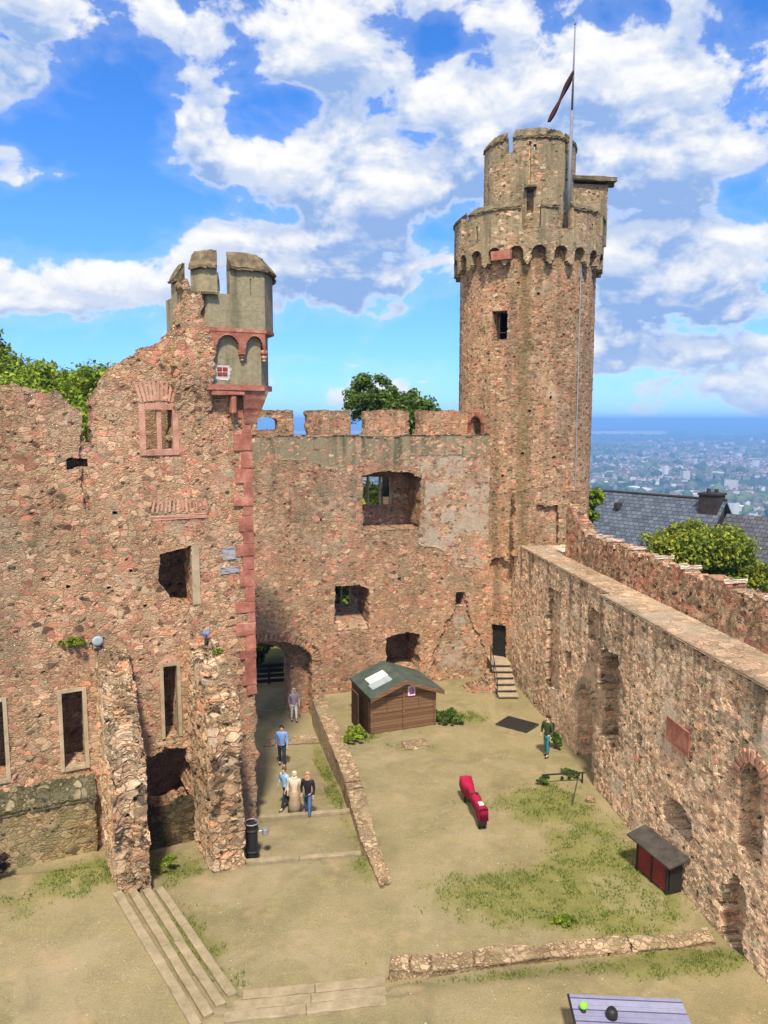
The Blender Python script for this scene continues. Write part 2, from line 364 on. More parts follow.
M['redpale'] = mottled('pale_red_sandstone', (.28, .14, .095), (.44, .23, .16), 2.2, .9, .8, 22., c2=(.50, .33, .24), island=.3)
M['greystone'] = mottled('blue_grey_stone', (.20, .205, .22), (.33, .33, .345), 3., .9, .4, 40.)
M['tanstone'] = mottled('tan_stone', (.22, .175, .105), (.36, .285, .185), 2.5, .9, .7, 25., c2=(.44, .35, .24), island=.25)
M['coping'] = mottled('lichen_coping', (.045, .035, .022), (.13, .10, .06), 3., .95, 1., 10., c2=(.25, .20, .125))
M['plaster'] = mottled('old_plaster', (.27, .235, .18), (.39, .35, .285), .8, .92, .4, 18., c2=(.46, .41, .34))
M['dark'] = mottled('doorway_shade', (.01, .009, .008), (.02, .018, .015), 3.)
M['iron'] = mottled('iron', (.02, .02, .02), (.06, .05, .045), 8., .6, .2, 50., .4, metal=.3)
M['black'] = plain('black_paint', (.018, .017, .017), .5)
M['wood'] = mottled('weathered_plank', (.19, .155, .095), (.33, .27, .175), 3., .9, .5, 40., streak=False)
M['steel'] = plain('grey_steel', (.38, .40, .42), .4, .5, .6)

# ------------------------------------------------------------------ camera
cam = bpy.data.cameras.new('camera'); co = bpy.data.objects.new('camera', cam); COL.objects.link(co); S.camera = co
cam.sensor_fit = 'VERTICAL'; cam.sensor_height = 36; cam.lens = 27.035; cam.clip_start = .2; cam.clip_end = 90000
co.location = (0, 0, 14); co.rotation_euler = (R(90) - math.atan(92 / 769), 0, 0)

# ------------------------------------------------------------------ ground
retA, retB, retC, retD = (-3.43, 36.6), (-1.77, 29.53), (-.73, 24.0), (-.18, 21.9)
def ret_x(y): return np.interp(y, [21.9, 24.0, 29.53, 36.6], [-.18, -.73, -1.77, -3.43])
sC = np.array([-6.57, 21.56]); sD = np.array([-3.58, 17.32]); sA = np.array([-7.53, 20.84])
nL = np.array([.818, .575]); dL = (sD - sC) / np.linalg.norm(sD - sC)
low_line = lambda x: 17.32 + .137 * (x + 3.58)
def path_z(y): return np.interp(y, [0, 22.9, 23.25, 23.4, 26.35, 26.5, 31, 36, 37.5, 80], [-.1, -.1, -.12, -.26, -.30, -.46, -.95, -1.15, -1.15, -1.15])
def ground_z(x, y):
    x = np.asarray(x, float); y = np.asarray(y, float)
    k = np.clip((x - (ret_x(y) + .2)) / .16, 0, 1); far = np.clip((21.9 - y) / 1.5, 0, 1)
    k = k * (1 - far) + np.clip((x + 1.5) / 3., 0, 1) * far
    yy = y - .16 * (x + 3)
    z = path_z(yy) * (1 - k) + 0.02 * k
    tl = (x - sC[0]) * nL[0] + (y - sC[1]) * nL[1]; tf = y - low_line(x)
    up = np.maximum(np.clip(np.ceil(-tl / .4), 0, 4) * .1, np.clip(np.ceil(-tf / .48), 0, 3) * .133 * np.clip((1.2 - x) / .6, 0, 1) + .2 * np.clip(-tf / .8, 0, 1) * np.clip((x - .4) / .6, 0, 1))
    up = np.where(y < 24.5, up, np.where(x < -6, up, 0))
    z = z + up
    z = z + .05 * (fbm(x * .7, y * .7, 3, 3) - .5) + .015 * (vnoise(x * 6, y * 6, 8) - .5)
    return z
def gz1(x, y): return float(ground_z(np.array([x]), np.array([y]))[0])

def grid_mesh(name, xs, ys, zf, mat):
    X, Y = np.meshgrid(xs, ys, indexing='ij'); Z = zf(X, Y); nx, ny = X.shape
    V = np.stack([X, Y, Z], -1).reshape(-1, 3); i, j = np.meshgrid(np.arange(nx - 1), np.arange(ny - 1), indexing='ij')
    a = (i * ny + j).ravel(); F = np.stack([a, a + ny, a + ny + 1, a + 1], 1)
    me = bpy.data.meshes.new(name); me.vertices.add(len(V)); me.vertices.foreach_set('co', V.astype(np.float32).ravel())
    me.loops.add(F.size); me.loops.foreach_set('vertex_index', F.ravel().astype(np.int32)); me.polygons.add(len(F)); me.polygons.foreach_set('loop_start', np.arange(0, F.size, 4, dtype=np.int32))
    me.polygons.foreach_set('use_smooth', np.ones(len(F), bool)); me.update(calc_edges=True)
    return link(name, me, mat), X, Y

def grass_density(x, y):
    """0..1: where turf has come through the trodden sand"""
    n = fbm(x * .55, y * .55, 4, 21); n2 = fbm(x * 1.7, y * 1.7, 3, 33)
    def blob(cx, cy, rx, ry, a=0):
        dx, dy = x - cx, y - cy; c, s = math.cos(a), math.sin(a)
        return np.exp(-(((dx * c + dy * s) / rx) ** 2 + ((-dx * s + dy * c) / ry) ** 2))
    g = 1.05 * blob(7.0, 22.3, 1.7, 3.6, .2) + .8 * blob(5.2, 20.9, 2.2, 1.5) + .62 * blob(3.4, 21.3, 2.4, 1.2) + .6 * blob(6.2, 27.2, 1.6, 1.5)
    g = g + .75 * blob(8.0, 18.3, 2.2, .55, .12) + .5 * blob(3.2, 17.8, 3.0, .3, .13)
    g = g + .9 * blob(3.6, 35.2, 1.5, .9) + .8 * blob(-.9, 33.0, .9, 1.6) + .6 * blob(1.2, 31.7, 1.3, .5)
    g = g + .85 * blob(-8.6, 22.3, 2.2, 1.2, .45) + .7 * blob(-6.2, 22.9, .7, .9) + .35 * blob(-10.5, 20.3, 2., 1.)
    g = g + .45 * blob(-.6, 22.8, .5, 1.4) + .75 * blob(-5.3, 19.4, .75, 2.6, .615) + .4 * blob(-1.7, 17.4, 2., .3, .13) + .3 * blob(-1.6, 18.1, 2.2, .25, .13)
    g = g + 1.0 * blob(-2.15, 29.6, .28, 5.2, .22) + .3 * blob(3, 27, 5, 4) * n
    return np.clip(g * (.45 + 1.1 * n) + (n2 - .55) * .7 * np.minimum(1, g * 2.2), 0, 1)

def ground_material():
    m, nt, out = new_mat('trodden_sand'); N = NT(nt); tc = N.n('ShaderNodeTexCoord').outputs['Object']
    at = N.n('ShaderNodeAttribute', attribute_name='turf').outputs['Fac']
    big = N.noise(tc, .35, 5, .6); mid = N.noise(tc, 1.7, 6, .65); fine = N.noise(tc, 22., 5, .7); grit = N.noise(tc, 90., 2, .6)
    col = N.ramp(big, [(.25, (.150, .131, .068)), (.5, (.225, .19, .103)), (.75, (.30, .245, .145))])
    col = N.mix(N.smooth(mid, .45, .7), col, (.245, .212, .105)); col = N.mix(.4, col, N.ramp(fine, [(.3, .26), (.7, .75)]), 'OVERLAY'); col = N.mix(.35, col, N.ramp(grit, [(.35, .25), (.65, .75)]), 'OVERLAY')
    pink = N.smooth(N.noise(tc, .8, 4, .6), .55, .7); col = N.mix(N.math('MULTIPLY', pink, .35), col, (.40, .275, .17))
    peb = N.n('ShaderNodeTexVoronoi', feature='F1'); N.l(tc, peb.inputs['Vector']); peb.inputs['Scale'].default_value = 9.
    pm = N.math('MULTIPLY', N.math('LESS_THAN', peb.outputs['Distance'], .16), N.smooth(N.noise(tc, 1.2, 3, .6), .5, .62)); col = N.mix(N.math('MULTIPLY', pm, .6), col, (.5, .45, .36))
    tf = N.smooth(N.math('ADD', at, N.math('MULTIPLY', N.math('SUBTRACT', fine, .5), .9)), .22, .62)
    col = N.mix(N.math('MULTIPLY', tf, .7), col, N.ramp(mid, [(.3, (.105, .125, .025)), (.7, (.19, .185, .05))]))
    trod = N.smooth(N.noise(tc, .23, 4, .7, 1.2), .52, .60); col = N.mix(N.math('MULTIPLY', trod, .28), col, (.33, .275, .18)); damp = N.smooth(N.noise(tc, .5, 6, .7), .56, .70); col = N.mix(N.math('MULTIPLY', damp, .4), col, (.17, .14, .08))
    h = N.math('ADD', N.math('MULTIPLY', fine, .6), N.math('MULTIPLY', mid, 1.2)); h = N.math('ADD', h, N.math('MULTIPLY', pm, .7)); h = N.math('ADD', h, N.math('MULTIPLY', grit, .25))
    N.l(N.bsdf(col, .95, .1, normal=N.bump(h, .8, .05)), out.inputs[0]); return m
M['sand'] = ground_material()
gy, gX, gY = grid_mesh('ground', np.arange(-22, 16.01, .13), np.arange(5, 62.01, .13), ground_z, M['sand'])
tag(gy, 'trodden sandy castle courtyard with worn turf', 'ground', kind='structure')
turf = np.where(gY > 45, 1., grass_density(gX, gY)).ravel()
turf = np.where((gY.ravel() > 38) & (np.abs(gX.ravel() + 4) < 2.5), 0, turf)
at = gy.data.attributes.new('turf', 'FLOAT', 'POINT'); at.data.foreach_set('value', turf.astype(np.float32))

# grass blades: one uncountable mass
def blades(pts, hmin, hmax, w):
    n = len(pts); a = rng.random(n) * 2 * np.pi; h = hmin + (hmax - hmin) * rng.random(n); b = rng.random(n) * 2 * np.pi
    base = pts; dx = np.stack([np.cos(a), np.sin(a), np.zeros(n)], 1) * w * (.6 + .8 * rng.random(n))[:, None]
    tip = base + np.stack([np.cos(b) * h * .6, np.sin(b) * h * .6, h], 1)
    V = np.concatenate([base - dx, base + dx, tip]); F = np.stack([np.arange(n), np.arange(n) + n, np.arange(n) + 2 * n], 1); return V, F
def leaf_mat(name, c0, c1, c2, trans=.35):
    m, nt, out = new_mat(name); N = NT(nt); g = N.n('ShaderNodeNewGeometry').outputs['Random Per Island']
    tc = N.n('ShaderNodeTexCoord').outputs['Object']; f = N.math('MULTIPLY_ADD', N.noise(tc, .7, 3, .6), .9, -.2); f = N.math('ADD', f, N.math('MULTIPLY', N.math('SUBTRACT', g, .5), .75))
    col = N.ramp(f, [(.1, c0), (.45, c1), (.85, c2)])
    d = N.n('ShaderNodeBsdfPrincipled'); N.l(col, d.inputs['Base Color']); d.inputs['Roughness'].default_value = .55; d.inputs['Specular IOR Level'].default_value = .3
    t = N.n('ShaderNodeBsdfTranslucent'); N.l(N.mix(.5, col, (.25, .32, .02)), t.inputs['Color'])
    mx = N.n('ShaderNodeMixShader'); mx.inputs[0].default_value = trans; N.l(d.outputs[0], mx.inputs[1]); N.l(t.outputs[0], mx.inputs[2]); N.l(mx.outputs[0], out.inputs[0]); return m
M['grass'] = leaf_mat('grass_blades', (.07, .12, .015), (.15, .21, .03), (.27, .28, .06))
n = 420000
px = rng.uniform(-12, 9.6, n); py = rng.uniform(16.5, 37, n); gd = grass_density(px, py)
keep = (rng.random(n) < np.clip((gd - .24) * 1.3, 0, .5) * np.clip((fbm(px * 2.3, py * 2.3, 3, 81) - .36) * 4, .06, 1)); px, py = px[keep], py[keep]
V, F = blades(np.stack([px, py, ground_z(px, py) - .01], 1), .03, .13, .016)
o = pydata('grass', V, F, M['grass']); tag(o, 'short patchy grass coming through the sand of the courtyard', 'grass', kind='stuff')

# loose pebbles and fallen bits on the sand
n = 5200; px = rng.uniform(-12, 9, n); py = rng.uniform(15.5, 36, n); k = rng.random(n) < .25 + .9 * np.clip(fbm(px * .6, py * .6, 4, 91) - .42, 0, 1) * 4; px, py = px[k], py[k]; n = len(px)
oct_ = np.array([(1, 0, 0), (0, 1, 0), (-1, 0, 0), (0, -1, 0), (0, 0, .6), (0, 0, -.6)]); of_ = np.array([(0, 1, 4), (1, 2, 4), (2, 3, 4), (3, 0, 4), (1, 0, 5), (2, 1, 5), (3, 2, 5), (0, 3, 5)])
sz = .010 + .024 * rng.random(n) ** 3; V = oct_[None] * sz[:, None, None] * (1 + .5 * (rng.random((n, 6, 1)) - .5)) + np.stack([px, py, ground_z(px, py) + sz * .3], 1)[:, None]
F = (of_[None] + 6 * np.arange(n)[:, None, None]).reshape(-1, 3)
mt, nt_, out_ = new_mat('pebble_stone'); N_ = NT(nt_); gi_ = N_.n('ShaderNodeNewGeometry').outputs['Random Per Island']; N_.l(N_.bsdf(N_.ramp(gi_, [(0, (.12, .09, .06)), (.4, (.3, .24, .17)), (.8, (.38, .32, .24)), (1, (.2, .17, .08))]), .9, .15), out_.inputs[0])
tag(pydata('pebbles', V.reshape(-1, 3), F, mt), 'small loose pebbles strewn over the sandy courtyard', 'pebbles', kind='stuff')

# terrain outside the castle down to the plain
PLAIN = -190.
def terrain_z(x, y):
    r = np.hypot(x, y - 25); return np.where(r < 32, -1.6, np.where(r < 46, -1.6 - (r - 32) * .2, -4.4 + (PLAIN + 4.4) * np.clip(1 - ((900 - np.clip(r, 46, 900)) / 854) ** 1.5, 0, 1))) + 3 * (vnoise(x / 60, y / 60, 2) - .5) * np.clip((r - 60) / 100, 0, 1)
def terrain_material():
    m, nt, out = new_mat('plain_fields'); N = NT(nt); tc = N.n('ShaderNodeTexCoord').outputs['Object']
    mp = N.n('ShaderNodeMapping'); N.l(tc, mp.inputs[0]); mp.inputs['Scale'].default_value = (1, .55, 0); mp.inputs['Rotation'].default_value = (0, 0, .12)
    v = N.n('ShaderNodeTexVoronoi', feature='F1'); N.l(mp.outputs[0], v.inputs['Vector']); v.inputs['Scale'].default_value = 1 / 900.
    sp = N.n('ShaderNodeSeparateColor'); N.l(v.outputs['Color'], sp.inputs[0])
    field = N.ramp(sp.outputs[0], [(0, (.05, .08, .03)), (.3, (.10, .14, .045)), (.5, (.07, .1, .03)), (.7, (.25, .24, .10)), (.85, (.40, .36, .18)), (1, (.13, .16, .06))], 'CONSTANT')
    wood = N.smooth(N.noise(mp.outputs[0], 1 / 2600., 4, .55), .47, .53); col = N.mix(wood, field, (.025, .045, .022))
    s = N.n('ShaderNodeSeparateXYZ'); N.l(tc, s.inputs[0]); rx = N.math('DIVIDE', s.outputs[0], s.outputs[1]); wob = N.math('MULTIPLY', N.math('SUBTRACT', N.noise(tc, 1 / 1500., 3, .6), .5), 3500.); fy_ = N.math('ADD', s.outputs[1], wob)
    for (x0, x1, y0, y1) in ((-.3, .37, 10200, 14500), (.44, .6, 8900, 10200)):   # broad pale grain fields beyond the town
        b_ = N.math('MULTIPLY', N.math('MULTIPLY', N.smooth(rx, x0, x0 + .01), N.smooth(rx, x1, x1 - .01)), N.math('MULTIPLY', N.smooth(fy_, y0, y0 + 100), N.smooth(fy_, y1, y1 - 100))); col = N.mix(b_, col, (.72, .62, .32))
    hill = N.smooth(s.outputs[2], -182., -150.); col = N.mix(hill, col, (.05, .075, .025))
    N.l(N.bsdf(col, .95, .1), out.inputs[0]); return m
rad = np.concatenate([np.linspace(0, 60, 25), np.geomspace(66, 1000, 40), np.geomspace(1150, 31000, 46)]); ang = np.linspace(0, 2 * np.pi, 145)[:-1]
RR, AA = np.meshgrid(rad, ang, indexing='ij'); TX = RR * np.sin(AA); TY = 25 + RR * np.cos(AA); TZ = terrain_z(TX, TY)
na = len(ang); F = [(i * na + j, (i + 1) * na + j, (i + 1) * na + (j + 1) % na, i * na + (j + 1) % na) for i in range(1, len(rad) - 1) for j in range(na)]
V = np.stack([TX, TY, TZ], -1).reshape(-1, 3); F = [f[::-1] for f in F] + [tuple((1 * na + j) for j in range(na))[::-1]]
o = pydata('terrain', V, F, terrain_material(), smooth=True); tag(o, 'castle hill falling to the wide plain of fields and woods', 'terrain', kind='structure')
bm = bmesh.new(); bm.from_mesh(o.data); bmesh.ops.recalc_face_normals(bm, faces=bm.faces[:]);
if sum(f.normal.z for f in bm.faces) < 0: bmesh.ops.reverse_faces(bm, faces=bm.faces[:])
bm.to_mesh(o.data); bm.free()

# far town: a mass of roofs, and the tree clumps between them
def town():
    V, F, C = [], [], []
    n = 42000; az = R(1) * rng.uniform(-25, 42, n); d = np.sqrt(rng.uniform(1350 ** 2, 8200 ** 2, n)); x = d * np.sin(az); y = d * np.cos(az)
    dens = fbm(x / 900, y / 900, 3, 50); k = rng.random(n) < np.clip((dens - .30) * 5, .06, 1) * np.where(d > 6600, .5, 1); x, y, d = x[k], y[k], d[k]
    for i in range(len(x)):
        big = random.random() < .035; tower = random.random() < .008
        w, l, h = (random.uniform(9, 14), random.uniform(10, 22), random.uniform(5, 9))
        if big: w, l, h = random.uniform(20, 45), random.uniform(30, 90), random.uniform(7, 12)
        if tower: w, l, h = random.uniform(14, 20), random.uniform(18, 40), random.uniform(24, 42)
        a = .4 + random.choice((0, math.pi / 2)) + random.gauss(0, .25); c, s = math.cos(a), math.sin(a); rh = 0.5 if (big or tower) else random.uniform(3, 5)
        pts = [(-w / 2, -l / 2, 0), (w / 2, -l / 2, 0), (w / 2, l / 2, 0), (-w / 2, l / 2, 0), (-w / 2, -l / 2, h), (w / 2, -l / 2, h), (w / 2, l / 2, h), (-w / 2, l / 2, h), (0, -l / 2, h + rh), (0, l / 2, h + rh)]
        b = len(V); V += [(x[i] + p[0] * c - p[1] * s, y[i] + p[0] * s + p[1] * c, PLAIN + p[2]) for p in pts]
        F += [(b, b + 1, b + 5, b + 8, b + 4), (b + 1, b + 2, b + 6, b + 5), (b + 2, b + 3, b + 7, b + 9, b + 6), (b + 3, b, b + 4, b + 7), (b + 5, b + 6, b + 9, b + 8), (b + 7, b + 4, b + 8, b + 9)]
        C += [0, 0, 0, 0, 2 if big else 1, 2 if big else 1]
    o = pydata('distant_town', V, F, None); me = o.data
    def rnd(name, stops):
        m, nt, out = new_mat(name); N = NT(nt); g = N.n('ShaderNodeNewGeometry').outputs['Random Per Island']; N.l(N.bsdf(N.ramp(g, stops, 'CONSTANT'), .8, .2), out.inputs[0]); return m
    me.materials.append(rnd('town_walls', [(0, (.45, .44, .43)), (.4, (.26, .24, .21)), (.75, (.55, .55, .55))]))
    me.materials.append(rnd('town_roofs', [(0, (.16, .075, .055)), (.35, (.12, .07, .06)), (.55, (.09, .09, .095)), (.85, (.22, .12, .085))]))
    me.materials.append(rnd('town_flat_roofs', [(0, (.5, .5, .5)), (.4, (.3, .3, .31)), (.7, (.62, .62, .62))]))
    me.polygons.foreach_set('material_index', C); tag(o, 'hazy town of pale houses and red roofs spread over the plain', 'town', kind='stuff')
town()
def far_woods():
    bm = bmesh.new(); bmesh.ops.create_icosphere(bm, subdivisions=1, radius=1); bm.verts.ensure_lookup_table(); bv = np.array([v.co for v in bm.verts]); bf = np.array([[v.index for v in f.verts] for f in bm.faces]); bm.free()
    n = 34000; az = R(1) * rng.uniform(-25, 42, n); d = np.sqrt(rng.uniform(1100 ** 2, 9000 ** 2, n)); x = d * np.sin(az); y = d * np.cos(az)
    r = rng.uniform(5, 12, n); k = rng.random(n) < np.clip((fbm(x / 500, y / 500, 3, 70) - .3) * 4, .15, 1); x, y, r, d = x[k], y[k], r[k], d[k]
    r = np.where(rng.random(len(r)) < .2, r * 1.9, r)
    # the wood band behind the town
    m = 5000; az2 = R(1) * rng.uniform(-25, 42, m); d2 = rng.uniform(8300, 9900, m); x = np.append(x, d2 * np.sin(az2)); y = np.append(y, d2 * np.cos(az2)); r = np.append(r, rng.uniform(25, 50, m))
    n = len(x); jit = 1 + .3 * (rng.random((n, len(bv), 1)) - .5)
    zb = terrain_z(x, y)
    V = bv[None] * np.stack([r, r, r * np.where(np.arange(n) >= n - m, .5, .9)], 1)[:, None] * jit + np.stack([x, y, zb + r * .4], 1)[:, None]
    F = bf[None] + (np.arange(n) * len(bv))[:, None, None]; V = V.reshape(-1, 3); F = F.reshape(-1, 3)
    me = bpy.data.meshes.new('distant_woods'); me.vertices.add(len(V)); me.vertices.foreach_set('co', V.astype(np.float32).ravel()); me.loops.add(F.size); me.loops.foreach_set('vertex_index', F.ravel().astype(np.int32))
    me.polygons.add(len(F)); me.polygons.foreach_set('loop_start', np.arange(0, F.size, 3, dtype=np.int32)); me.update(calc_edges=True)
    mt, nt, out = new_mat('far_foliage'); N = NT(nt); g = N.n('ShaderNodeNewGeometry').outputs['Random Per Island']; N.l(N.bsdf(N.ramp(g, [(0, (.03, .05, .02)), (.6, (.07, .1, .03)), (1, (.11, .14, .05))]), .9, .1), out.inputs[0])
    o = link('distant_woods', me, mt); tag(o, 'far trees and wood belts among the houses of the plain', 'woods', kind='stuff')
far_woods()

# ------------------------------------------------------------------ palace ruin (left)
LW = frame((-4.56, 26.31), (-.897, -.443), (.443, -.897))
palace = thing('palace_ruin', 'roofless red rubble palace front at left with corner turret and two buttresses', 'ruin')
out_pts = [(-.0, -1.2), (-.0, 17.2), (1.5, 17.6), (2.06, 17.75), (2.3, 17.19), (2.5, 16.75), (3.21, 16.33), (3.99, 15.87), (4.6, 15.3), (5.0, 14.62), (5.12, 13.3), (5.3, 13.3), (5.36, 14.1),
           (5.65, 14.46), (6.0, 14.85), (6.34, 14.75), (6.88, 14.98), (7.55, 15.06), (8.4, 14.9), (9.2, 15.3), (10.5, 15.1), (13, 14.8), (13, -1.2)]
niche = rect(2.4, 4.0, .9, 2.85, rag=.14, freq=2.)
wall_mesh('wall', M['palace'], -.1, 13.1, -1.2, 18, .075, poly(out_pts, rag=.09, freq=2.4), [
    (rect(2.54, 3.48, 13.03, 14.37), 1.1), (rect(5.2, 5.82, 12.52, 12.84, rag=.05), .6),
    (poly([(2.07, 9.82), (3.12, 9.62), (3.17, 9.0), (3.16, 8.6), (2.85, 8.3), (2.8, 7.88), (2.13, 7.77)], rag=.05), 1.1),
    (rect(5.68, 6.34, 2.9, 5.41), 1.1), (rect(2.69, 3.17, 3.28, 5.82), 1.1), (rect(7.98, 8.7, 2.9, 5.43), 1.1), (niche, 1.1),
    (rect(5.28, 5.42, 11.2, 13.5, rag=.08), .12), (rect(4.4, 4.55, 11.0, 11.12), .3), (rect(4.0, 4.1, 9.1, 9.2), .3), (rect(5.9, 6.02, 8.75, 8.87), .3), (rect(4.7, 4.82, 8.6, 8.7), .3), (rect(3.6, 3.7, 7.9, 8.0), .3), (rect(4.95, 5.06, 6.95, 7.06), .3)],
    1.1, LW, palace, seg=.14)
# far inner wall seen through the window openings
wall_mesh('inner_wall', M['curtain'], 1., 4.7, -1.2, 14.8, .13, None, [], .6, frame(LW.pt(0, 0, 3.6).xy, LW.d, LW.n), palace)
wall_mesh('inner_wall', M['curtain'], 5., 12.0, -1.2, 12.6, .16, None, [], .6, frame(LW.pt(0, 0, 3.9).xy, LW.d, LW.n), palace)
wall_mesh('return_wall', M['palace'], .0, 6.0, -1.2, 16.6, .12, poly([(0, -1.2), (0, 16.6), (1.6, 16.2), (3.2, 14.2), (4.2, 12.4), (6, 11.8), (6, -1.2)], rag=.12, freq=2), [], .9, frame(LW.pt(.02, 0, 1.1).xy, -LW.n, -LW.d), palace)

def block(mb, fr, s0, s1, z0, z1, d0, d1, bevel=.012):
    c = fr.pt((s0 + s1) / 2, (z0 + z1) / 2, (d0 + d1) / 2); mb.box(c, (abs(s1 - s0), abs(d1 - d0), abs(z1 - z0)), rz=fr.ang, bevel=bevel); return mb
def window_frame(fr, name, mat, s0, s1, z0, z1, w, parent, top=True, bottom=True, proud=.03, deep=.3, label=None):
    mb = MB(); a, b = min(s0, s1), max(s0, s1)
    block(mb, fr, a - w, a, z0 - (w if bottom else 0), z1 + (w if top else 0), -proud, deep); block(mb, fr, b, b + w, z0 - (w if bottom else 0), z1 + (w if top else 0), -proud, deep)
    if top: block(mb, fr, a + .002, b - .002, z1, z1 + w, -proud + .004, deep)
    if bottom: block(mb, fr, a + .002, b - .002, z0 - w, z0, -proud - .02, deep)
    return mb.jitter(.006).build(name, mat, parent, label=label)
wf = window_frame(LW, 'window_frame', M['redpale'], 2.58, 3.44, 13.05, 14.33, .19, palace, label='red sandstone surround of the upper twin window')
mb = MB(); block(mb, LW, 2.93, 3.08, 13.05, 14.33, .02, .22); mb.build('mullion', M['redpale'], wf)
mb = MB()  # fan of thin voussoirs over the upper window
for k in range(11):
    t = (k - 5) / 5; s = 3.0 - t * .62; c = LW.pt(s, 14.93 - .08 * t * t, .04); a = .28 * t
    mb.box(c, (.085, .12, .62), rz=LW.ang, ry=-a if LW.d[0] > 0 else -a)
mb.jitter(.012).build('relieving_arch', M['redpale'], palace)
mb = MB()  # remains of a flat brick arch lower down
for k in range(14):
    t = (k - 6.5) / 6.5; c = LW.pt(2.42 - t * .85, 11.18 + .06 * random.random(), .045); mb.box(c, (.07, .12, .5 * random.uniform(.7, 1)), rz=LW.ang, ry=.2 * t)
mb.jitter(.012).build('relieving_arch', M['redpale'], palace)
mb = MB(); block(mb, LW, 1.55, 3.35, 10.76, 10.9, -.03, .2); mb.jitter(.02).build('string_course', M['redpale'], palace)
window_frame(LW, 'window_frame', M['tanstone'], 5.7, 6.32, 2.92, 5.39, .12, palace, proud=.035)
window_frame(LW, 'window_frame', M['tanstone'], 2.71, 3.15, 3.3, 5.8, .12, palace, bottom=False, proud=.035)
window_frame(LW, 'window_frame', M['tanstone'], 8.0, 8.66, 2.92, 5.41, .12, palace, proud=.035)
mb = MB(); block(mb, LW, 1.84, 2.09, 7.8, 9.82, -.02, .4); mb.jitter(.01).build('window_jamb', M['tanstone'], palace)
mb = MB()
for k in range(7):
    a = math.pi * (k + .5) / 7; mb.box(LW.pt(2.93 + .33 * math.cos(a), 5.74 + .3 * math.sin(a), .06), (.12, .16, .24), rz=LW.ang, ry=-(math.pi / 2 - a))
mb.jitter(.012).build('window_hood', M['redpale'], palace)
mb = MB(); block(mb, LW, .42, 1.06, 9.28, 9.66, -.02, .15); block(mb, LW, .5, 1.12, 8.78, 9.0, -.015, .15); bmesh.ops.subdivide_edges(mb.bm, edges=mb.bm.edges[:], cuts=2, use_grid_fill=True); mb.jitter(.02).build('repair_stone', M['greystone'], palace, label='blue-grey repair stones beside the corner')
# red quoins on the corner
mb = MB(); z = 1.6; k = 0
while z < 14.6:
    h = random.uniform(.3, .62); w = (.30, .58)[k % 2] * random.uniform(.75, 1.2)
    if z > 5 or random.random() < .5: block(mb, LW, -.045, w, z, min(z + h - .012, 14.72), -.045 - .006 * (k % 2), .5)
    z += h; k += 1
mb.jitter(.014).build('corner_quoin', M['red'], palace, split=True)
# battered plinth with a mossy sloping ledge
PL = frame(LW.pt(0, 0, -.42).xy, LW.d, LW.n)
wall_mesh('plinth', M['plinth'], 4.9, 13.1, -1.2, 2.1, .1, poly([(5.5, -1.2), (5.5, 2.08), (13.1, 2.02), (13.1, -1.2)], rag=.05), [], .40, PL, palace)
def ledge_map(s, z, d):   # z: across the slope 0..1
    p = LW.C[None] + np.outer(s, LW.d) + np.outer(.46 - .50 * z, LW.n); return np.concatenate([p, (2.02 + .62 * z - d)[:, None]], 1)
M['moss'] = stone_mat('moss_ledge', [(0, (.08, .08, .055)), (.5, (.17, .165, .11)), (1, (.28, .26, .19))], mortar=(.12, .12, .07), scale=4, zf=1, disp=.07, mw=.08, moss=.5, mosscol=(.095, .10, .05))
wall_mesh('ledge', M['moss'], 5.45, 13.1, 0, 1, .1, None, [], .12, ledge_map, palace)
M['moss_shade'] = stone_mat('shaded_mossy_rubble', [(0, (.05, .045, .03)), (.5, (.12, .095, .055)), (1, (.17, .135, .08))], mortar=(.08, .07, .04), scale=3.6, disp=.06, moss=.8, mosscol=(.045, .05, .018))  # mossy rubble, its colours also darkened for the shade between the buttresses
wall_mesh('plinth', M['moss_shade'], 2.0, 4.4, -1.2, 1.25, .1, poly([(2.0, -1.2), (2.0, 1.0), (2.7, 1.2), (3.4, .95), (4.4, 1.15), (4.4, -1.2)], rag=.1), [], .5, frame(LW.pt(0, 0, -.5).xy, LW.d, LW.n), palace)

def buttress(s, w, prof, seedn):
    C = LW.pt(s + w / 2, 0, 0).xy; fr = frame(C, LW.n, LW.d)      # s axis runs outward from the wall, depth runs along the wall
    return wall_mesh('buttress', M['buttress'], -.05, 3.6, -.6, 7.2, .085, poly(prof, rag=.1, freq=1.9, seed=seedn), [], w, fr, palace, seg=.08, rough=.3)
buttress(4.78, .98, [(-.05, -.6), (-.05, 6.75), (.35, 6.7), (.75, 6.35), (1.2, 5.95), (1.7, 5.4), (2.3, 4.9), (2.75, 4.5), (3.1, 4.05), (3.2, 3.5), (3.24, 1.5), (3.3, -.6)], 2)
buttress(1.86, 1.02, [(-.05, -.6), (-.05, 6.55), (.5, 6.5), (.9, 6.2), (1.5, 6.05), (1.9, 5.6), (2.5, 5.35), (2.85, 5.0), (3.02, 4.6), (3.05, 2), (3.1, -.6)], 5)

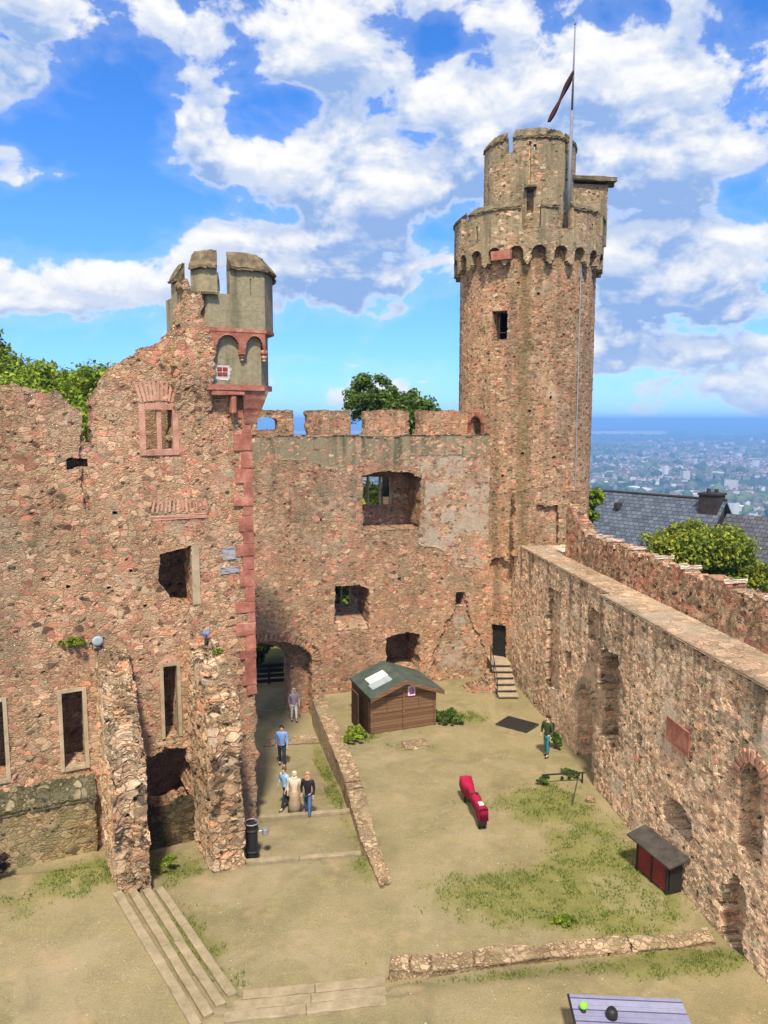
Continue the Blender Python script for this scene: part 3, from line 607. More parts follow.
# corner turret
def plan(pts): return [LW.pt(s, 0, -o_) for s, o_ in pts]
TP = [(-.46, .45), (1.42, .45), (2.14, -.22), (2.3, -1.9), (1.6, -2.7), (-.35, -2.7), (-1.0, -2.1), (-.96, -.25)]
turret = bpy.data.objects.new('turret', None); COL.objects.link(turret); turret.parent = palace
def inset(pts, k, cx=.75, cy=-1.2): return [(cx + (a - cx) * k, cy + (b - cy) * k) for a, b in pts]
def wall_ring(mb, pts, k, z0, z1):
    o_ = [v.xy for v in plan(pts)]; i_ = [v.xy for v in plan(inset(pts, k))]; n = len(o_)
    for a in range(n):
        b = (a + 1) % n; q = [o_[a], o_[b], i_[b], i_[a]]
        mb.hull([(p.x, p.y, z) for p in q for z in (z0, z1)])
mb = MB(); wall_ring(mb, TP, .8, 16.88, 18.05)
TPl = inset(TP, .90); wall_ring(mb, TPl, .7, 15.1, 16.879)
# upper wall pieces between crenels (front left, front right + arrow slit, side facets)
def lerp(a, b, t): return (a[0] + (b[0] - a[0]) * t, a[1] + (b[1] - a[1]) * t)
TI = inset(TP, .8)
def piece(mb, a, t0, t1, z0, z1, cap=None):
    b = (a + 1) % len(TP); q = [lerp(TP[a], TP[b], t0), lerp(TP[a], TP[b], t1), lerp(TI[a], TI[b], t1), lerp(TI[a], TI[b], t0)]
    w = [v.xy for v in plan(q)]; mb.hull([(p.x, p.y, z) for p in w for z in (z0, z1)])
    if cap is not None:   # sloping coping: overhangs outside, ridge near the inner edge
        q2 = [lerp(TP[a], TP[b], t0), lerp(TP[a], TP[b], t1)]; e = 1.07; q2 = inset(q2, e); top = inset(q2, .80); inn = [lerp(TI[a], TI[b], t1), lerp(TI[a], TI[b], t0)]
        lo = [v.xy for v in plan(q2 + inn)]; hi = [v.xy for v in plan(top + inset(inn, 1.0))]
        cap.hull([(p.x, p.y, z1 + .004) for p in lo] + [(p.x, p.y, z1 + .62) for p in hi] + [(p.x, p.y, z1 + .1) for p in lo[:2]])
cap = MB()
piece(mb, 0, 0., .235, 18.051, 18.82, cap); piece(mb, 0, .265, .62, 18.051, 18.82, cap); piece(mb, 0, .84, 1., 18.051, 18.82, cap)
piece(mb, 0, .2351, .2649, 18.6, 18.82, cap)
piece(mb, 1, 0., .62, 18.051, 18.8, cap); piece(mb, 2, .2, .62, 18.051, 18.5, cap); piece(mb, 4, .2, .7, 18.051, 18.6, cap); piece(mb, 6, .4, 1., 18.051, 18.6, cap); piece(mb, 7, .0, 1., 18.051, 18.8, cap)
bmesh.ops.remove_doubles(mb.bm, verts=mb.bm.verts, dist=.0005)
mb.build('wall', M['turret'], turret)
bmesh.ops.subdivide_edges(cap.bm, edges=cap.bm.edges[:], cuts=2, use_grid_fill=True); cap.jitter(.022).build('coping', M['coping'], turret, split=True)
FT = frame(LW.pt(0, 0, -.47).xy, LW.d, LW.n)
wall_mesh('arch_frieze', M['red'], -.52, 1.6, 16.05, 16.9, .05, poly([(-.46, 16.2), (-.46, 16.9), (1.44, 16.9), (1.44, 16.45), (1.4, 16.3), (1.4, 16.15), (.28, 16.15), (.1, 16.15), (-.4, 16.15)]),
          [(arch(.42, 1.2, 15.9, 16.28, 16.76), .3), (arch(-.40, .22, 15.9, 16.28, 16.76), .3)], .28, FT, turret)
mb = MB(); wall_ring(mb, inset(TP, 1.02), .9, 16.86, 16.97); wall_ring(mb, inset(TP, .965), .8, 14.98, 15.16)
mb.jitter(.008); bmesh.ops.remove_doubles(mb.bm, verts=mb.bm.verts, dist=.03); mb.build('moulding', M['red'], turret)
mb = MB()
for s in (.32, 1.3, -.44):
    for zz, r in ((16.24, .13), (16.08, .1), (15.97, .07)): mb.ball(LW.pt(s, zz, -.34), r, (1, .9, .75), 10)
    mb.build('corbel', M['redpale'], turret, True); mb = MB()
mb.bm.free()
mb = MB()   # tapering red corbel under the turret
prev = None
for k in range(13):
    a = k / 12; e = .12 + .84 * (1 - a) ** .8; z1 = 14.99 - 1.2 * a; vs = [mb.bm.verts.new((*v.xy, z1)) for v in plan([(-.62 * e, .34 * e), (.16 + .16 * e, .34 * e), (.16 + .16 * e, -.6), (-.62 * e, -.6)])]
    if prev:
        for q in range(4): mb.bm.faces.new((prev[q], prev[(q + 1) % 4], vs[(q + 1) % 4], vs[q]))
    else: mb.bm.faces.new(vs)
    prev = vs
mb.bm.faces.new(prev[::-1])
mb.jitter(.01).build('corbel', M['red'], turret)
mb = MB(); mb.box(LW.pt(.62, 14.5, -.14), (.18, .4, .6), rz=LW.ang, bevel=.06); mb.jitter(.01).build('corbel', M['red'], turret)
mb = MB(); mb.box(LW.pt(.80, 14.9, -.16), (1.1, .4, .17), rz=LW.ang, bevel=.03); mb.jitter(.012).build('moulding', M['red'], turret)
# the torn rubble edge of the palace wall runs up the left side of the turret
def torn_map(s, z, d):
    f = np.clip((np.asarray(z) - 13.9) / 1.9, 0, 1); f = f * f * (3 - 2 * f); p = LW.C[None] + np.outer(s, LW.d) + np.outer(.01 + .49 * f - d, LW.n); return np.concatenate([p, (np.asarray(z) + 0 * s)[:, None]], 1)
wall_mesh('torn_wall_edge', M['palace'], .95, 2.7, 13.2, 18.6, .07, poly([(1.3, 13.2), (1.25, 14.6), (1.35, 15.4), (1.2, 16.2), (1.5, 16.9), (1.62, 17.6), (1.75, 18.0), (1.95, 18.05), (2.02, 18.5), (2.2, 18.3), (2.3, 17.3), (2.5, 16.8), (2.55, 13.2)], rag=.12, freq=2.6), [], .95, torn_map, palace, seg=.1, rough=.2)
mb = MB(); block(mb, LW, 1.12, 1.3 - .9 + .95 + .3, 17.98, 18.06, -.62, .1); mb.build('sill', M['coping'], turret)
M['white'] = plain('white_render', (.5, .47, .42)); M['crest'] = mottled('crest_red', (.2, .03, .025), (.32, .06, .045), 9.)
CR = frame(LW.pt(.98, 0, -.30).xy, LW.d, LW.n)
cr = wall_mesh('crest', M['white'], -.32, .32, 15.3, 15.85, .04, poly([(-.3, 15.34), (.3, 15.32), (.31, 15.8), (-.28, 15.82)], rag=.05, freq=6), [], .06, CR, turret, label='small white panel with a red quartered shield')
mb = MB()
for a, b in ((-.11, 15.66), (.11, 15.66), (-.10, 15.5), (.1, 15.5)): block(mb, CR, a * .85 - .08, a * .85 + .08, b - .06, b + .06, -.025, .02, .02)
mb.build('shield', M['crest'], cr)
# ------------------------------------------------------------------ curtain wall (back)
BW = frame((-6.2, 36.9), (11.7, 4.0), (.3, -1))
curtain = thing('curtain_wall', 'tall rubble curtain wall at the back with gate arch and battlements', 'wall')
wall_mesh('wall', M['curtain'], -6, 14.6, -1.4, 13.2, .095, None, [
    (poly([(5.44, 8.44), (8.63, 8.36), (8.6, 11.0), (8.1, 11.32), (7, 11.42), (6, 11.38), (5.45, 11.2)], rag=.05), 2.0), (rect(5.85, 7.7, 9.45, 11.0), 3),
    (poly([(3.93, 3.36), (5.73, 3.3), (5.75, 5.4), (5.2, 5.68), (3.95, 5.64)], rag=.05), 2.0), (rect(4.42, 5.4, 4.1, 5.25), 3),
    (poly([(6.66, .9), (8.57, .9), (8.57, 2.7), (7.8, 2.95), (6.66, 2.74)], rag=.05), 2.2),
    (arch(-2.2, 2.72, -1.5, 1.9, 3.1, rag=.04), .9), (arch(-2.2, 1.75, -1.5, 1.7, 2.8), 3),
    (poly([(10.6, 4.1), (11.1, 4.85), (11.3, 4.1), (11.9, 2.6), (12.5, 1.3), (12.6, -.2), (9.2, -.2), (9.35, 1.6), (9.9, 2.9)], rag=.12), .12), (poly([(10.62, 4.05), (10.62, 4.85), (11.12, 4.85), (11.15, 4.05)]), .9),
    (rect(9.75, 9.9, 5.6, 5.75), .3), (rect(7.3, 7.5, 5.7, 5.88), .3), (rect(1.4, 1.52, 9.9, 10.0), .3), (rect(3.2, 3.35, 9.0, 9.15), .3), (rect(2.3, 2.42, 7.0, 7.12), .3)],
    2.5, BW, curtain, seg=.25)
BF = frame(BW.pt(0, 0, -.004).xy, BW.d, BW.n)
wall_mesh('render_band', M['band'], -6, 12.7, 11.6, 13.24, .12, poly([(-6, 12.05), (2, 12.1), (4, 11.9), (6, 12.2), (9, 12.0), (12.7, 11.8), (12.7, 13.22), (-6, 13.22)], rag=.32, freq=.9), [], .25, BF, curtain, label='dark stained render band along the wall head')
wall_mesh('plaster_patch', M['curtainplaster'], 7.8, 12.9, 5.4, 12.2, .095, poly([(8.75, 7.3), (8.7, 9.2), (8.8, 10.8), (7.9, 11.6), (8.2, 12.1), (12.7, 12.1), (12.7, 6.4), (11.9, 5.8), (11, 6.6), (9.8, 6.9)], rag=.4, freq=1.1), [], .06, frame(BW.pt(0, 0, -.012).xy, BW.d, BW.n), curtain, label='pale old plaster patch')
wall_mesh('rubble_fill', M['curtaindark'], 8.9, 12.9, -.5, 4.6, .095, poly([(10.65, 4.0), (11.1, 4.0), (11.7, 2.6), (12.3, 1.3), (12.4, -.3), (9.4, -.3), (9.55, 1.6), (10.05, 2.9)], rag=.2, freq=1.5), [], .1, frame(BW.pt(0, 0, .085).xy, BW.d, BW.n), curtain)
BM = frame(BW.pt(0, 0, 1.7).xy, BW.d, BW.n)
for k, (a, b) in enumerate(((-2.2, 2.3), (3.0, 5.33), (6.05, 8.55), (9.1, 12.2))):
    wall_mesh('merlon', M['curtain'], a - .1, b + .1, 13.15, 14.55, .09, poly([(a, 13.1), (a, 14.47), (b, 14.5), (b, 13.1)], rag=.05), [(arch(.45, 1.45, 13.5, 13.9, 14.16), 2)] if k == 0 else [], .6, BM, curtain)
BI = frame(BW.pt(0, 0, 2.0).xy, BW.d, BW.n)
mb = MB(); block(mb, BI, 6.34, 6.44, 9.45, 11.0, .1, .3); block(mb, BI, 7.02, 7.12, 9.45, 11.0, .1, .3); block(mb, BI, 7.64, 7.76, 9.45, 11.0, .1, .3); block(mb, BI, 5.7, 7.64, 9.37, 9.46, .06, .3); mb.build('window_frame', M['tanstone'], curtain)
mb = MB(); block(mb, BI, 4.84, 4.94, 4.1, 5.25, .15, .3); block(mb, BI, 5.35, 5.45, 4.1, 5.25, .15, .3); mb.build('window_frame', M['tanstone'], curtain)
mb = MB(); p = [BW.pt(3.95, 3.34, .02), BW.pt(5.7, 3.3, .02), BW.pt(5.7, 3.3, 1.99), BW.pt(3.95, 3.34, 1.99), BW.pt(5.7, 4.08, 1.99), BW.pt(3.95, 4.08, 1.99)]; mb.hull(p); mb.build('sloping_sill', M['curtaindark'], curtain)
def voussoirs(fr, s0, s1, zs, zt, n, L, mat, parent, th=.1, sd=0):
    mb = MB(); c = (s0 + s1) / 2; w = (s1 - s0) / 2
    for k in range(n):
        t = math.pi * (k + .5) / n; s = c + (w + L / 2) * math.cos(t); z = zs + (zt - zs + L / 2) * math.sin(t)
        nx, nz = math.cos(t) / max(w, .01), math.sin(t) / max(zt - zs, .01); a = math.atan2(nx, nz); Lk = L * random.uniform(.75, 1.1)
        mb.box(fr.pt(s, z, th / 2 - .055), (math.pi * (w + zt - zs) / 2 / n * .8, th, Lk), rz=fr.ang, ry=a)
    return mb.jitter(.012).build('arch_stones', mat, parent)
voussoirs(BW, -2.2, 2.72, 1.9, 3.1, 34, .5, M['parapet'], curtain)

# ------------------------------------------------------------------ side wall with walkway (right)
RW = frame((7.2, 35), (2.3, -18), (-1, -.12))
sidew = thing('battlement_wall', 'long tan rubble wall at right with a paved wall walk', 'wall')
rec = poly([(-6, -1), (6.9, -1), (6.85, 8), (-6, 8)], rag=.03)
wall_mesh('wall', M['side'], -5.6, 22.5, -.8, 7.5, .085, poly([(-5.6, -.8), (-5.6, 7.46), (22.5, 7.46), (22.5, -.8)], rag=.04), [
    (rec, .38), (arch(4.15, 5.7, -.9, 2.35, 3.3, rag=.03), 1.15), (poly([(6.95, 2.1), (8.8, 2.3), (9.0, 4.9), (8.5, 5.6), (7.5, 5.75), (6.9, 5.1)], rag=.12), .85),
    (poly([(4.8, 5.25), (6.25, 5.3), (6.2, 6.5), (5.5, 6.68), (4.8, 6.35)], rag=.08), .68), (poly([(.2, 1.5), (1.9, 1.9), (1.75, 6.5), (.15, 6.3)], rag=.12), .62), (rect(2.6, 3.2, 3.4, 4.1, rag=.08), .75),
    (poly([(12.25, 1.55), (13.85, 1.65), (13.9, 2.45), (13.3, 2.6), (12.25, 2.35)], rag=.05), .75), (arch(16.15, 17.2, 2.95, 4.75, 5.4), .55), (poly([(15.6, .0), (16.75, .0), (16.7, 1.85), (16.2, 2.05), (15.6, 1.5)], rag=.1), .5),
    (poly([(10.3, 3.2), (10.7, 3.2), (10.7, 3.6), (10.3, 3.6)], rag=.06), .3)], 2.9, RW, sidew, seg=.2)
def walk_map(s, z, d):
    inner = np.where(s < 6.9, .36, -.02); p = RW.C[None] + np.outer(s, RW.d) - np.outer(inner + (1.9 - inner) * z, RW.n); return np.concatenate([p, (7.54 - d)[:, None]], 1)
wall_mesh('walkway', M['walk'], -4.2, 22.5, 0, 1, .1, None, [], .06, walk_map, sidew)
RPf = frame(RW.pt(0, 0, 1.62).xy, RW.d, RW.n); M['cap'] = mottled('pale_cap_stone', (.34, .27, .2), (.50, .41, .32), 2.5, .9, .7, 20., c2=(.56, .48, .39))
top = [(-1.1, 7.3), (-1.1, 10.05), (-.7, 9.95), (-.1, 9.6), (.7, 9.25), (1.5, 8.86)]
s = 1.5; k = 0
while s < 22.4:
    w = random.uniform(.7, 1.5); zz = 8.9 + .14 * (k % 2) + random.uniform(-.07, .07); top += [(s + .02, zz), (min(s + w, 22.5), zz + random.uniform(-.02, .03))]; s += w; k += 1
top += [(22.5, 7.3)]
wall_mesh('parapet', M['parapet'], -4.7, 22.6, 7.3, 10.8, .085, poly(top, rag=.04), [], .62, RPf, sidew, seg=.15)
mb = MB()
for a, b in zip(top[5:-1:2], top[6:-1:2]):
    mb.box(RPf.pt((a[0] + b[0]) / 2, a[1] + .05, .31), (b[0] - a[0] - .03, .74, .1), rz=RW.ang)
bmesh.ops.subdivide_edges(mb.bm, edges=mb.bm.edges[:], cuts=3, use_grid_fill=True); mb.jitter(.03).build('coping', M['cap'], sidew, split=True)
mb = MB(); block(mb, RW, 12.3, 13.63, 4.19, 4.95, -.045, .1); mb.jitter(.01).build('plaque', M['red'], sidew, label='blank red sandstone plaque')
voussoirs(RW, 16.15, 17.2, 4.75, 5.4, 13, .36, M['redpale'], sidew)
voussoirs(frame(RW.pt(0, 0, .38).xy, RW.d, RW.n), 4.15, 5.7, 2.35, 3.3, 15, .35, M['tanstone'], sidew)
# ------------------------------------------------------------------ round tower
TC = (7.92, 43.8); A0 = math.atan2(-TC[1], -TC[0])     # angle of the camera side
tower = thing('round_tower', 'tall round stone tower with a narrower crenellated drum on top', 'tower')
def tcyl(r): return cyl(TC, r, A0 - math.pi)      # s runs 0..2*pi*r, camera side at s = pi*r
def ts(r, deg): return math.pi * r + R(deg) * r
r0 = 3.68
def trect(r, a0, a1, z0, z1, **k): return rect(ts(r, a0), ts(r, a1), z0, z1, **k)
wall_mesh('shaft', M['tower'], 0, 2 * math.pi * r0, -1.4, 22.8, .095, None, [
    (trect(r0, -28.5, -15, 18.15, 19.6), .9), (arch(ts(r0, -49), ts(r0, -37.5), 13.15, 13.85, 14.2), .9), (trect(r0, -24.5, -11.5, 1.15, 3.0), .9),
    (arch(ts(r0, -28), ts(r0, -6), 3.6, 5.9, 6.7, rag=.1), .25)] + [(trect(r0, a, a + 2.4, z, z + .14), .3) for a, z in ((-10, 17.2), (8, 20.3), (20, 15.1), (-35, 16.0), (-2, 12.2), (14, 9.8), (30, 18.3), (3, 14.4), (-18, 11.0), (-8, 20.9), (25, 12.0))], .9, tcyl(r0), tower, seg=.2)
# corbelled ring
r1 = 4.03; per = 2 * math.pi * r1; na_ = 22; fe = []
for k in range(na_):
    c = per * (k + .5) / na_
    fe.append((arch(c - .37, c + .37, 21.0, 22.35, 22.72), 2))
    for sg in (-1, 1): fe.append((poly([(c + sg * .37, 21.0), (c + sg * .37, 22.1), (c + sg * .48, 21.85), (c + sg * .6, 21.75), (c + sg * .6, 21.0)]), 2))
for a0, a1 in ((-4.5, 9), (22, 33), (-60, -50), (-110, -95), (60, 72), (100, 115), (150, 165), (-150, -138)): fe.append((trect(r1, a0, a1, 23.55, 26), 2))
fe.append((trect(r1, -41.5, -39.5, 23.2, 23.95), 2)); fe.append((trect(r1, 53, 55, 23.7, 24), 2))
wall_mesh('corbelled_ring', M['crown'], 0, per, 21.7, 24.75, .075, poly([(-1, 21.7), (per + 1, 21.7), (per + 1, 24.6), (-1, 24.6)], rag=.06, freq=1.2), fe, .42, tcyl(r1), tower, seg=.14)
def arc_block(mb, r_in, r_out, a0, a1, z0, z1, z2=None, over=.06):
    """ring segment; with z2 the top slopes up from the outside rim to the inside"""
    n = max(2, int(abs(a1 - a0) / 6)); prev = None
    for k in range(n + 1):
        t = A0 + R(a0 + (a1 - a0) * k / n); d = Vector((math.cos(t), math.sin(t), 0)); c = Vector((*TC, 0))
        q = [c + d * r_in + Vector((0, 0, z0)), c + d * (r_out + over) + Vector((0, 0, z0)), c + d * (r_out + over) + Vector((0, 0, z1)), c + d * (r_in + (.12 if z2 else 0)) + Vector((0, 0, z2 or z1))]
        vs = [mb.bm.verts.new(p) for p in q]
        if prev:
            for i in range(4): mb.bm.faces.new((prev[i], prev[(i + 1) % 4], vs[(i + 1) % 4], vs[i]))
        else: mb.bm.faces.new(vs[::-1])
        prev = vs
    mb.bm.faces.new(prev)
mb = MB()
for a0, a1 in ((-94, -60.5), (-49.5, -4.8), (9.3, 21.7), (33.3, 59.5), (72.5, 99.5), (115.5, 149.5), (165.5, 221)): arc_block(mb, r1 - .43, r1, a0, a1, 24.5, 24.62, 24.95)
bmesh.ops.subdivide_edges(mb.bm, edges=mb.bm.edges[:], cuts=2, use_grid_fill=True); mb.jitter(.03).build('ring_coping', M['coping'], tower, split=True)
mb = MB(); mb.tube((*TC, 23.2), (*TC, 23.42), 3.75, n=40); mb.build('deck', M['coping'], tower)
r2 = 2.44; fd = []
for a0, a1 in ((-33, -21), (47, 57), (100, 115), (-100, -85), (150, 170), (-160, -140)): fd.append((trect(r2, a0, a1, 27.75, 30), 2))
fd.append((trect(r2, -2.5, 6, 24.7, 25.85), .35)); fd.append((trect(r2, 4.5, 8, 27.75, 28.05), 2)); fd.append((trect(r2, -1, 1.5, 26.0, 28.2), .12))
wall_mesh('upper_drum', M['crown'], 0, 2 * math.pi * r2, 23.2, 28.6, .075, rect(-1, 30, 23, 28.45, rag=.03), fd, .45, tcyl(r2), tower, seg=.15)
mb = MB()
for a0, a1 in ((-84.5, -33.3), (-20.7, 46.7), (57.3, 99.5), (115.5, 149.5), (170.5, 199.5), (220.5, 259.5)): arc_block(mb, r2 - .46, r2, a0, a1, 28.36, 28.5, 28.95)
bmesh.ops.subdivide_edges(mb.bm, edges=mb.bm.edges[:], cuts=2, use_grid_fill=True); mb.jitter(.03).build('drum_coping', M['coping'], tower, split=True)
TD = lambda r, deg, z: Vector((TC[0] + r * math.cos(A0 + R(deg)), TC[1] + r * math.sin(A0 + R(deg)), z))
mb = MB(); mb.box(TD(2.56, 1.8, 25.92), (.62, .35, .1), rz=A0 + R(91.8)); mb.build('lintel', M['coping'], tower)
# the red slab in the corbel row, red arched surround, dark window lining
mb = MB(); t = A0 + R(-27); mb.box(TD(4.02, -19, 22.3), (1.0, .34, .46), rz=A0 + R(71), rx=R(8)); mb.jitter(.02).build('red_slab', M['red'], tower)
mb = MB(); rr = 3.72
for k in range(11):
    tt = math.pi * k / 10; mb.box(TD(rr, -43.2 + 7.6 * math.cos(tt), 13.82 + .5 * math.sin(tt)), (.16, .12, .22), rz=A0 + R(-43.2 + 90), ry=0)
for sg in (-1, 1): mb.box(TD(rr, -43.2 + 7.6 * sg, 13.5), (.16, .12, .7), rz=A0 + R(-43.2 + 90))
mb.build('door_surround', M['red'], tower, label='red arched surround of the wall-walk door')
mb = MB(); mb.box(TD(3.5, -22.8, 18.5), (.7, .03, .04), rz=A0 + R(67.2)); mb.box(TD(3.5, -22.8, 18.75), (.03, .03, 1.2), rz=A0 + R(67.2)); mb.build('window_bar', M['iron'], tower)
# garderobe box with a stone slab roof, at the right of the ring
mb = MB(); g = (10.75, 44.1); mb.box((*g, 24.9), (2.2, 2.6, 3.2), rz=.12); bmesh.ops.subdivide_edges(mb.bm, edges=mb.bm.edges[:], cuts=12, use_grid_fill=True); gb = mb.build('privy_box', M['crown'], tower)
mb = MB(); mb.box((10.8, 44.0, 26.72), (2.9, 2.9, .22), rz=.12); mb.box((10.7, 44.1, 26.92), (2.2, 2.3, .16), rz=.12); mb.box((12.05, 43.3, 26.55), (.7, .3, .14), rz=.12)
bmesh.ops.subdivide_edges(mb.bm, edges=mb.bm.edges[:], cuts=2, use_grid_fill=True); mb.jitter(.025).build('roof', M['coping'], gb)
mb = MB(); q = [TD(3.73, a, z) for a, z in ((47, 22.6), (47, 18), (47.5, 12), (48, 7.8))]
for a, b in zip(q[:-1], q[1:]): mb.tube(a, b, .03, n=6)
mb.build('lightning_cable', M['steel'], tower)
# stair block at the foot, closing the corner to the side wall
AF = frame((5.98, 39.55), (1, .05), (0, -1))
wall_mesh('stair_block', M['tower'], 0.75, 4.6, 7.0, 10.6, .09, poly([(.75, 7), (.75, 10.2), (1.6, 10.55), (3.4, 10.3), (4.6, 10.2), (4.6, 7)], rag=.1), [(rect(1.9, 3.1, 7.6, 9.6, rag=.06), .3)], 1.6, AF, tower)
mb = MB(); block(mb, AF, 1.95, 3.05, 7.62, 9.55, .22, .34); mb.build('red_infill', M['palace'], tower)
mb = MB(); mb.box(TD(3.42, -18, 2.08), (.86, .06, 1.9), rz=A0 + R(72)); mb.build('doorway', M['dark'], tower)  # near-black sheet in the opening, painting the shade inside it

# flagpole and flag
M['poleblue'] = plain('weathered_pole_paint', (.16, .17, .22), .7)
fp = thing('flagpole', 'grey flagpole standing on the ring of the round tower', 'flagpole', (9.5, 41.25, 23.42))
mb = MB(); mb.tube((0, 0, 0), (.06, 0, 6.2), .11, .08, 12); mb.tube((.06, 0, 6.2), (.1, 0, 10.3), .06, .035, 10); mb.ball((.1, 0, 10.33), .06); mb.build('pole', M['poleblue'], fp, True)
for z in (1.2, 2.9): mb = MB(); mb.box((0, .12, z), (.28, .3, .08)); mb.build('bracket', M['iron'], fp)
M['flag'] = mottled('furled_flag_cloth', (.012, .008, .014), (.07, .012, .02), 5., .8, .3, 30.)
n = 22; V, F = [], []
for i in range(n):
    t = i / (n - 1); c = Vector((9.56 - 1.2 * t ** 1.1, 41.2 + .12 * math.sin(5 * t), 31.5 - 2.5 * t)); w = .07 + .09 * math.sin(math.pi * t) ** 2 + .05 * math.sin(9 * t)
    for k in range(8):
        a = 2 * math.pi * k / 8 + 2.5 * t; q = w * (1 if k % 2 else .55); V.append((c.x + q * math.cos(a), c.y + q * math.sin(a) * .7, c.z + .3 * q * math.sin(a)))
for i in range(n - 1):
    for k in range(8): F.append((i * 8 + k, i * 8 + (k + 1) % 8, (i + 1) * 8 + (k + 1) % 8, (i + 1) * 8 + k))
F += [tuple(range(8))[::-1], tuple((n - 1) * 8 + k for k in range(8))]
tag(pydata('flag', V, F, M['flag'], smooth=True), 'dark red flag hanging limp and furled from the tower flagpole', 'flag', kind='thing')

# ------------------------------------------------------------------ retaining wall, low wall, steps
ret = [(-3.6, 37.0), (-3.43, 36.3), (-1.77, 29.53), (-.73, 24.0), (-.1, 21.7)]
rl = np.concatenate([[0], np.cumsum([math.dist(a, b) for a, b in zip(ret[:-1], ret[1:])])])
def ret_map(s, z, d):
    x = np.interp(s, rl, [p[0] for p in ret]); y = np.interp(s, rl, [p[1] for p in ret]); w = np.interp(s, [0, rl[-1] - 5, rl[-1]], [.75, .62, .38])
    return np.stack([x + d / .85 * w, y + d * .2, z], 1)
o = wall_mesh('retaining_wall', M['cobble'], 0, rl[-1], -1.6, .4, .09, poly([(0, -1.6), (0, .16), (3, .12), (8, .09), (13, .06), (rl[-1], .03), (rl[-1], -1.6)], rag=.01), [], .85, ret_map, seg=.08, rough=.07)
tag(o, 'low stone retaining wall beside the sunken path to the gate', 'wall', kind='thing')
lowl = [(.1, 17.9), (3.03, 18.55), (5.75, 18.95), (8.9, 19.4)]; ll = np.concatenate([[0], np.cumsum([math.dist(a, b) for a, b in zip(lowl[:-1], lowl[1:])])])
def low_map(s, z, d):
    return np.stack([np.interp(s, ll, [p[0] for p in lowl]) + d * .1, np.interp(s, ll, [p[1] for p in lowl]) - .3 + d, z], 1)
o = wall_mesh('rubble_wall', M['cobble'], 0, ll[-1], -.4, .55, .09, poly([(0, -.4), (0, .40), (.9, .28), (1.8, .19), (3, .13), (5.0, .10), (ll[-1], .05), (ll[-1], -.4)], rag=.01), [], .62, low_map, seg=.08, rough=.12)
tag(o, 'knee-high rubble wall crossing the front of the courtyard', 'wall', kind='thing')
def plank(a, b, w, h, z, label, group):
    a, b = Vector((*a, 0)), Vector((*b, 0)); t = thing('step_plank', label, 'step', (*((a + b) / 2).xy, z), math.atan2(*(b - a).yx), group)
    mb = MB(); L = (b - a).length; k = 1 if L < 3.2 else 2; x = -L / 2
    for i in range(k):
        l = L / k; mb.box((x + l / 2, random.uniform(-.015, .015), 0), (l - .02, w, h), rz=random.uniform(-.006, .006), bevel=.015); x += l
    bmesh.ops.subdivide_edges(mb.bm, edges=[e for e in mb.bm.edges if e.calc_length() > 1], cuts=8); mb.jitter(.006)
    o_ = mb.build('timber', M['wood'], t); return t
names = ['innermost', 'second', 'third', 'outermost']
for k in range(4):
    off = -nL * .4 * k - nL * .14; a = sC + off + dL * (-.15); b = sD + off + dL * (.55 * 0 + .25 * k)
    plank(a, b, .24, .16, .02 + .1 * k - .02, f'{names[k]} of the four long timber steps below the left buttress', 'timber steps at lower left')
for k in range(3):
    x0 = -3.45 - .12 * k; x1 = .06; y0 = low_line(x0) - .48 * k - .16; y1 = low_line(x1) - .48 * k - .16
    plank((x0, y0), (x1, y1), .3, .16, .03 + .133 * k - .0, ('upper pale timber step ending at the low rubble wall', 'middle timber step at the bottom edge of the photo', 'lowest timber step nearest the viewer')[k], 'timber steps at the front')
plank((-4.75, 23.2), (-.75, 23.75), .2, .16, -.16, 'pale timber edge across the path nearest the buttress foot', 'path edges')
plank((-4.5, 26.3), (-1.2, 26.85), .2, .16, -.32, 'pale timber edge across the path just below the walking women', 'path edges')
# threshold of cobbles at the gate
def th_map(s, z, d): return np.stack([s, 34.6 + .16 * (s + 3) + z, ground_z(s, 34.6 + .16 * (s + 3) + z) + .03 - d], 1)
o = wall_mesh('gate_paving', M['cobble'], -5.6, -2.9, 0, 1.1, .1, None, [], .1, th_map); tag(o, 'band of pale cobbles across the path at the gate', 'paving', kind='structure')

# stone steps to the tower door
st = thing('stone_stairs', 'narrow flight of worn stone steps up to the tower door', 'stairs')
SW = frame((5.78, 37.35), (1, .04), (0, -1)); M['stepstone'] = mottled('worn_step_stone', (.25, .2, .14), (.38, .31, .22), 3., .9, .5, 30.)
M['riser'] = mottled('shaded_riser_stone', (.08, .065, .045), (.17, .135, .09), 3., .9, .5, 30.)  # step stone darkened in colour so the riser faces look shaded
for k in range(6):
    mb = MB(); block(mb, SW, 0, 1.02, .2 * k + .12, .2 * (k + 1), .4 * k, .4 * (k + 1) + (1.2 if k == 5 else .1), .02); mb.jitter(.012).build('tread', M['stepstone'], st)
    mb = MB(); block(mb, SW, .03, .99, -.4, .2 * k + .118, .4 * k + .09, .4 * (k + 1) + (1.1 if k == 5 else .06), 0); mb.build('riser', M['riser'], st)
o = wall_mesh('rubble_bank', M['curtain'], -2.0, -.02, -.4, 1.2, .06, poly([(-1.9, -.4), (-1.5, .05), (-.9, .42), (-.5, .5), (-.2, .95), (-.03, 1.0), (-.03, -.4)], rag=.08, freq=2.2), [], 1.2, frame(SW.pt(0, 0, .9).xy, SW.d, SW.n), seg=.08, rough=.3)
tag(o, 'rough rubble bank left of the stone stairs', 'rubble', kind='thing')
hr = thing('handrail', 'thin dark iron handrail along the stone stairs', 'handrail'); mb = MB()
pts = [SW.pt(-.06, .1, .1), SW.pt(-.06, .75, 1.1), SW.pt(-.06, 1.2, 2.1)]
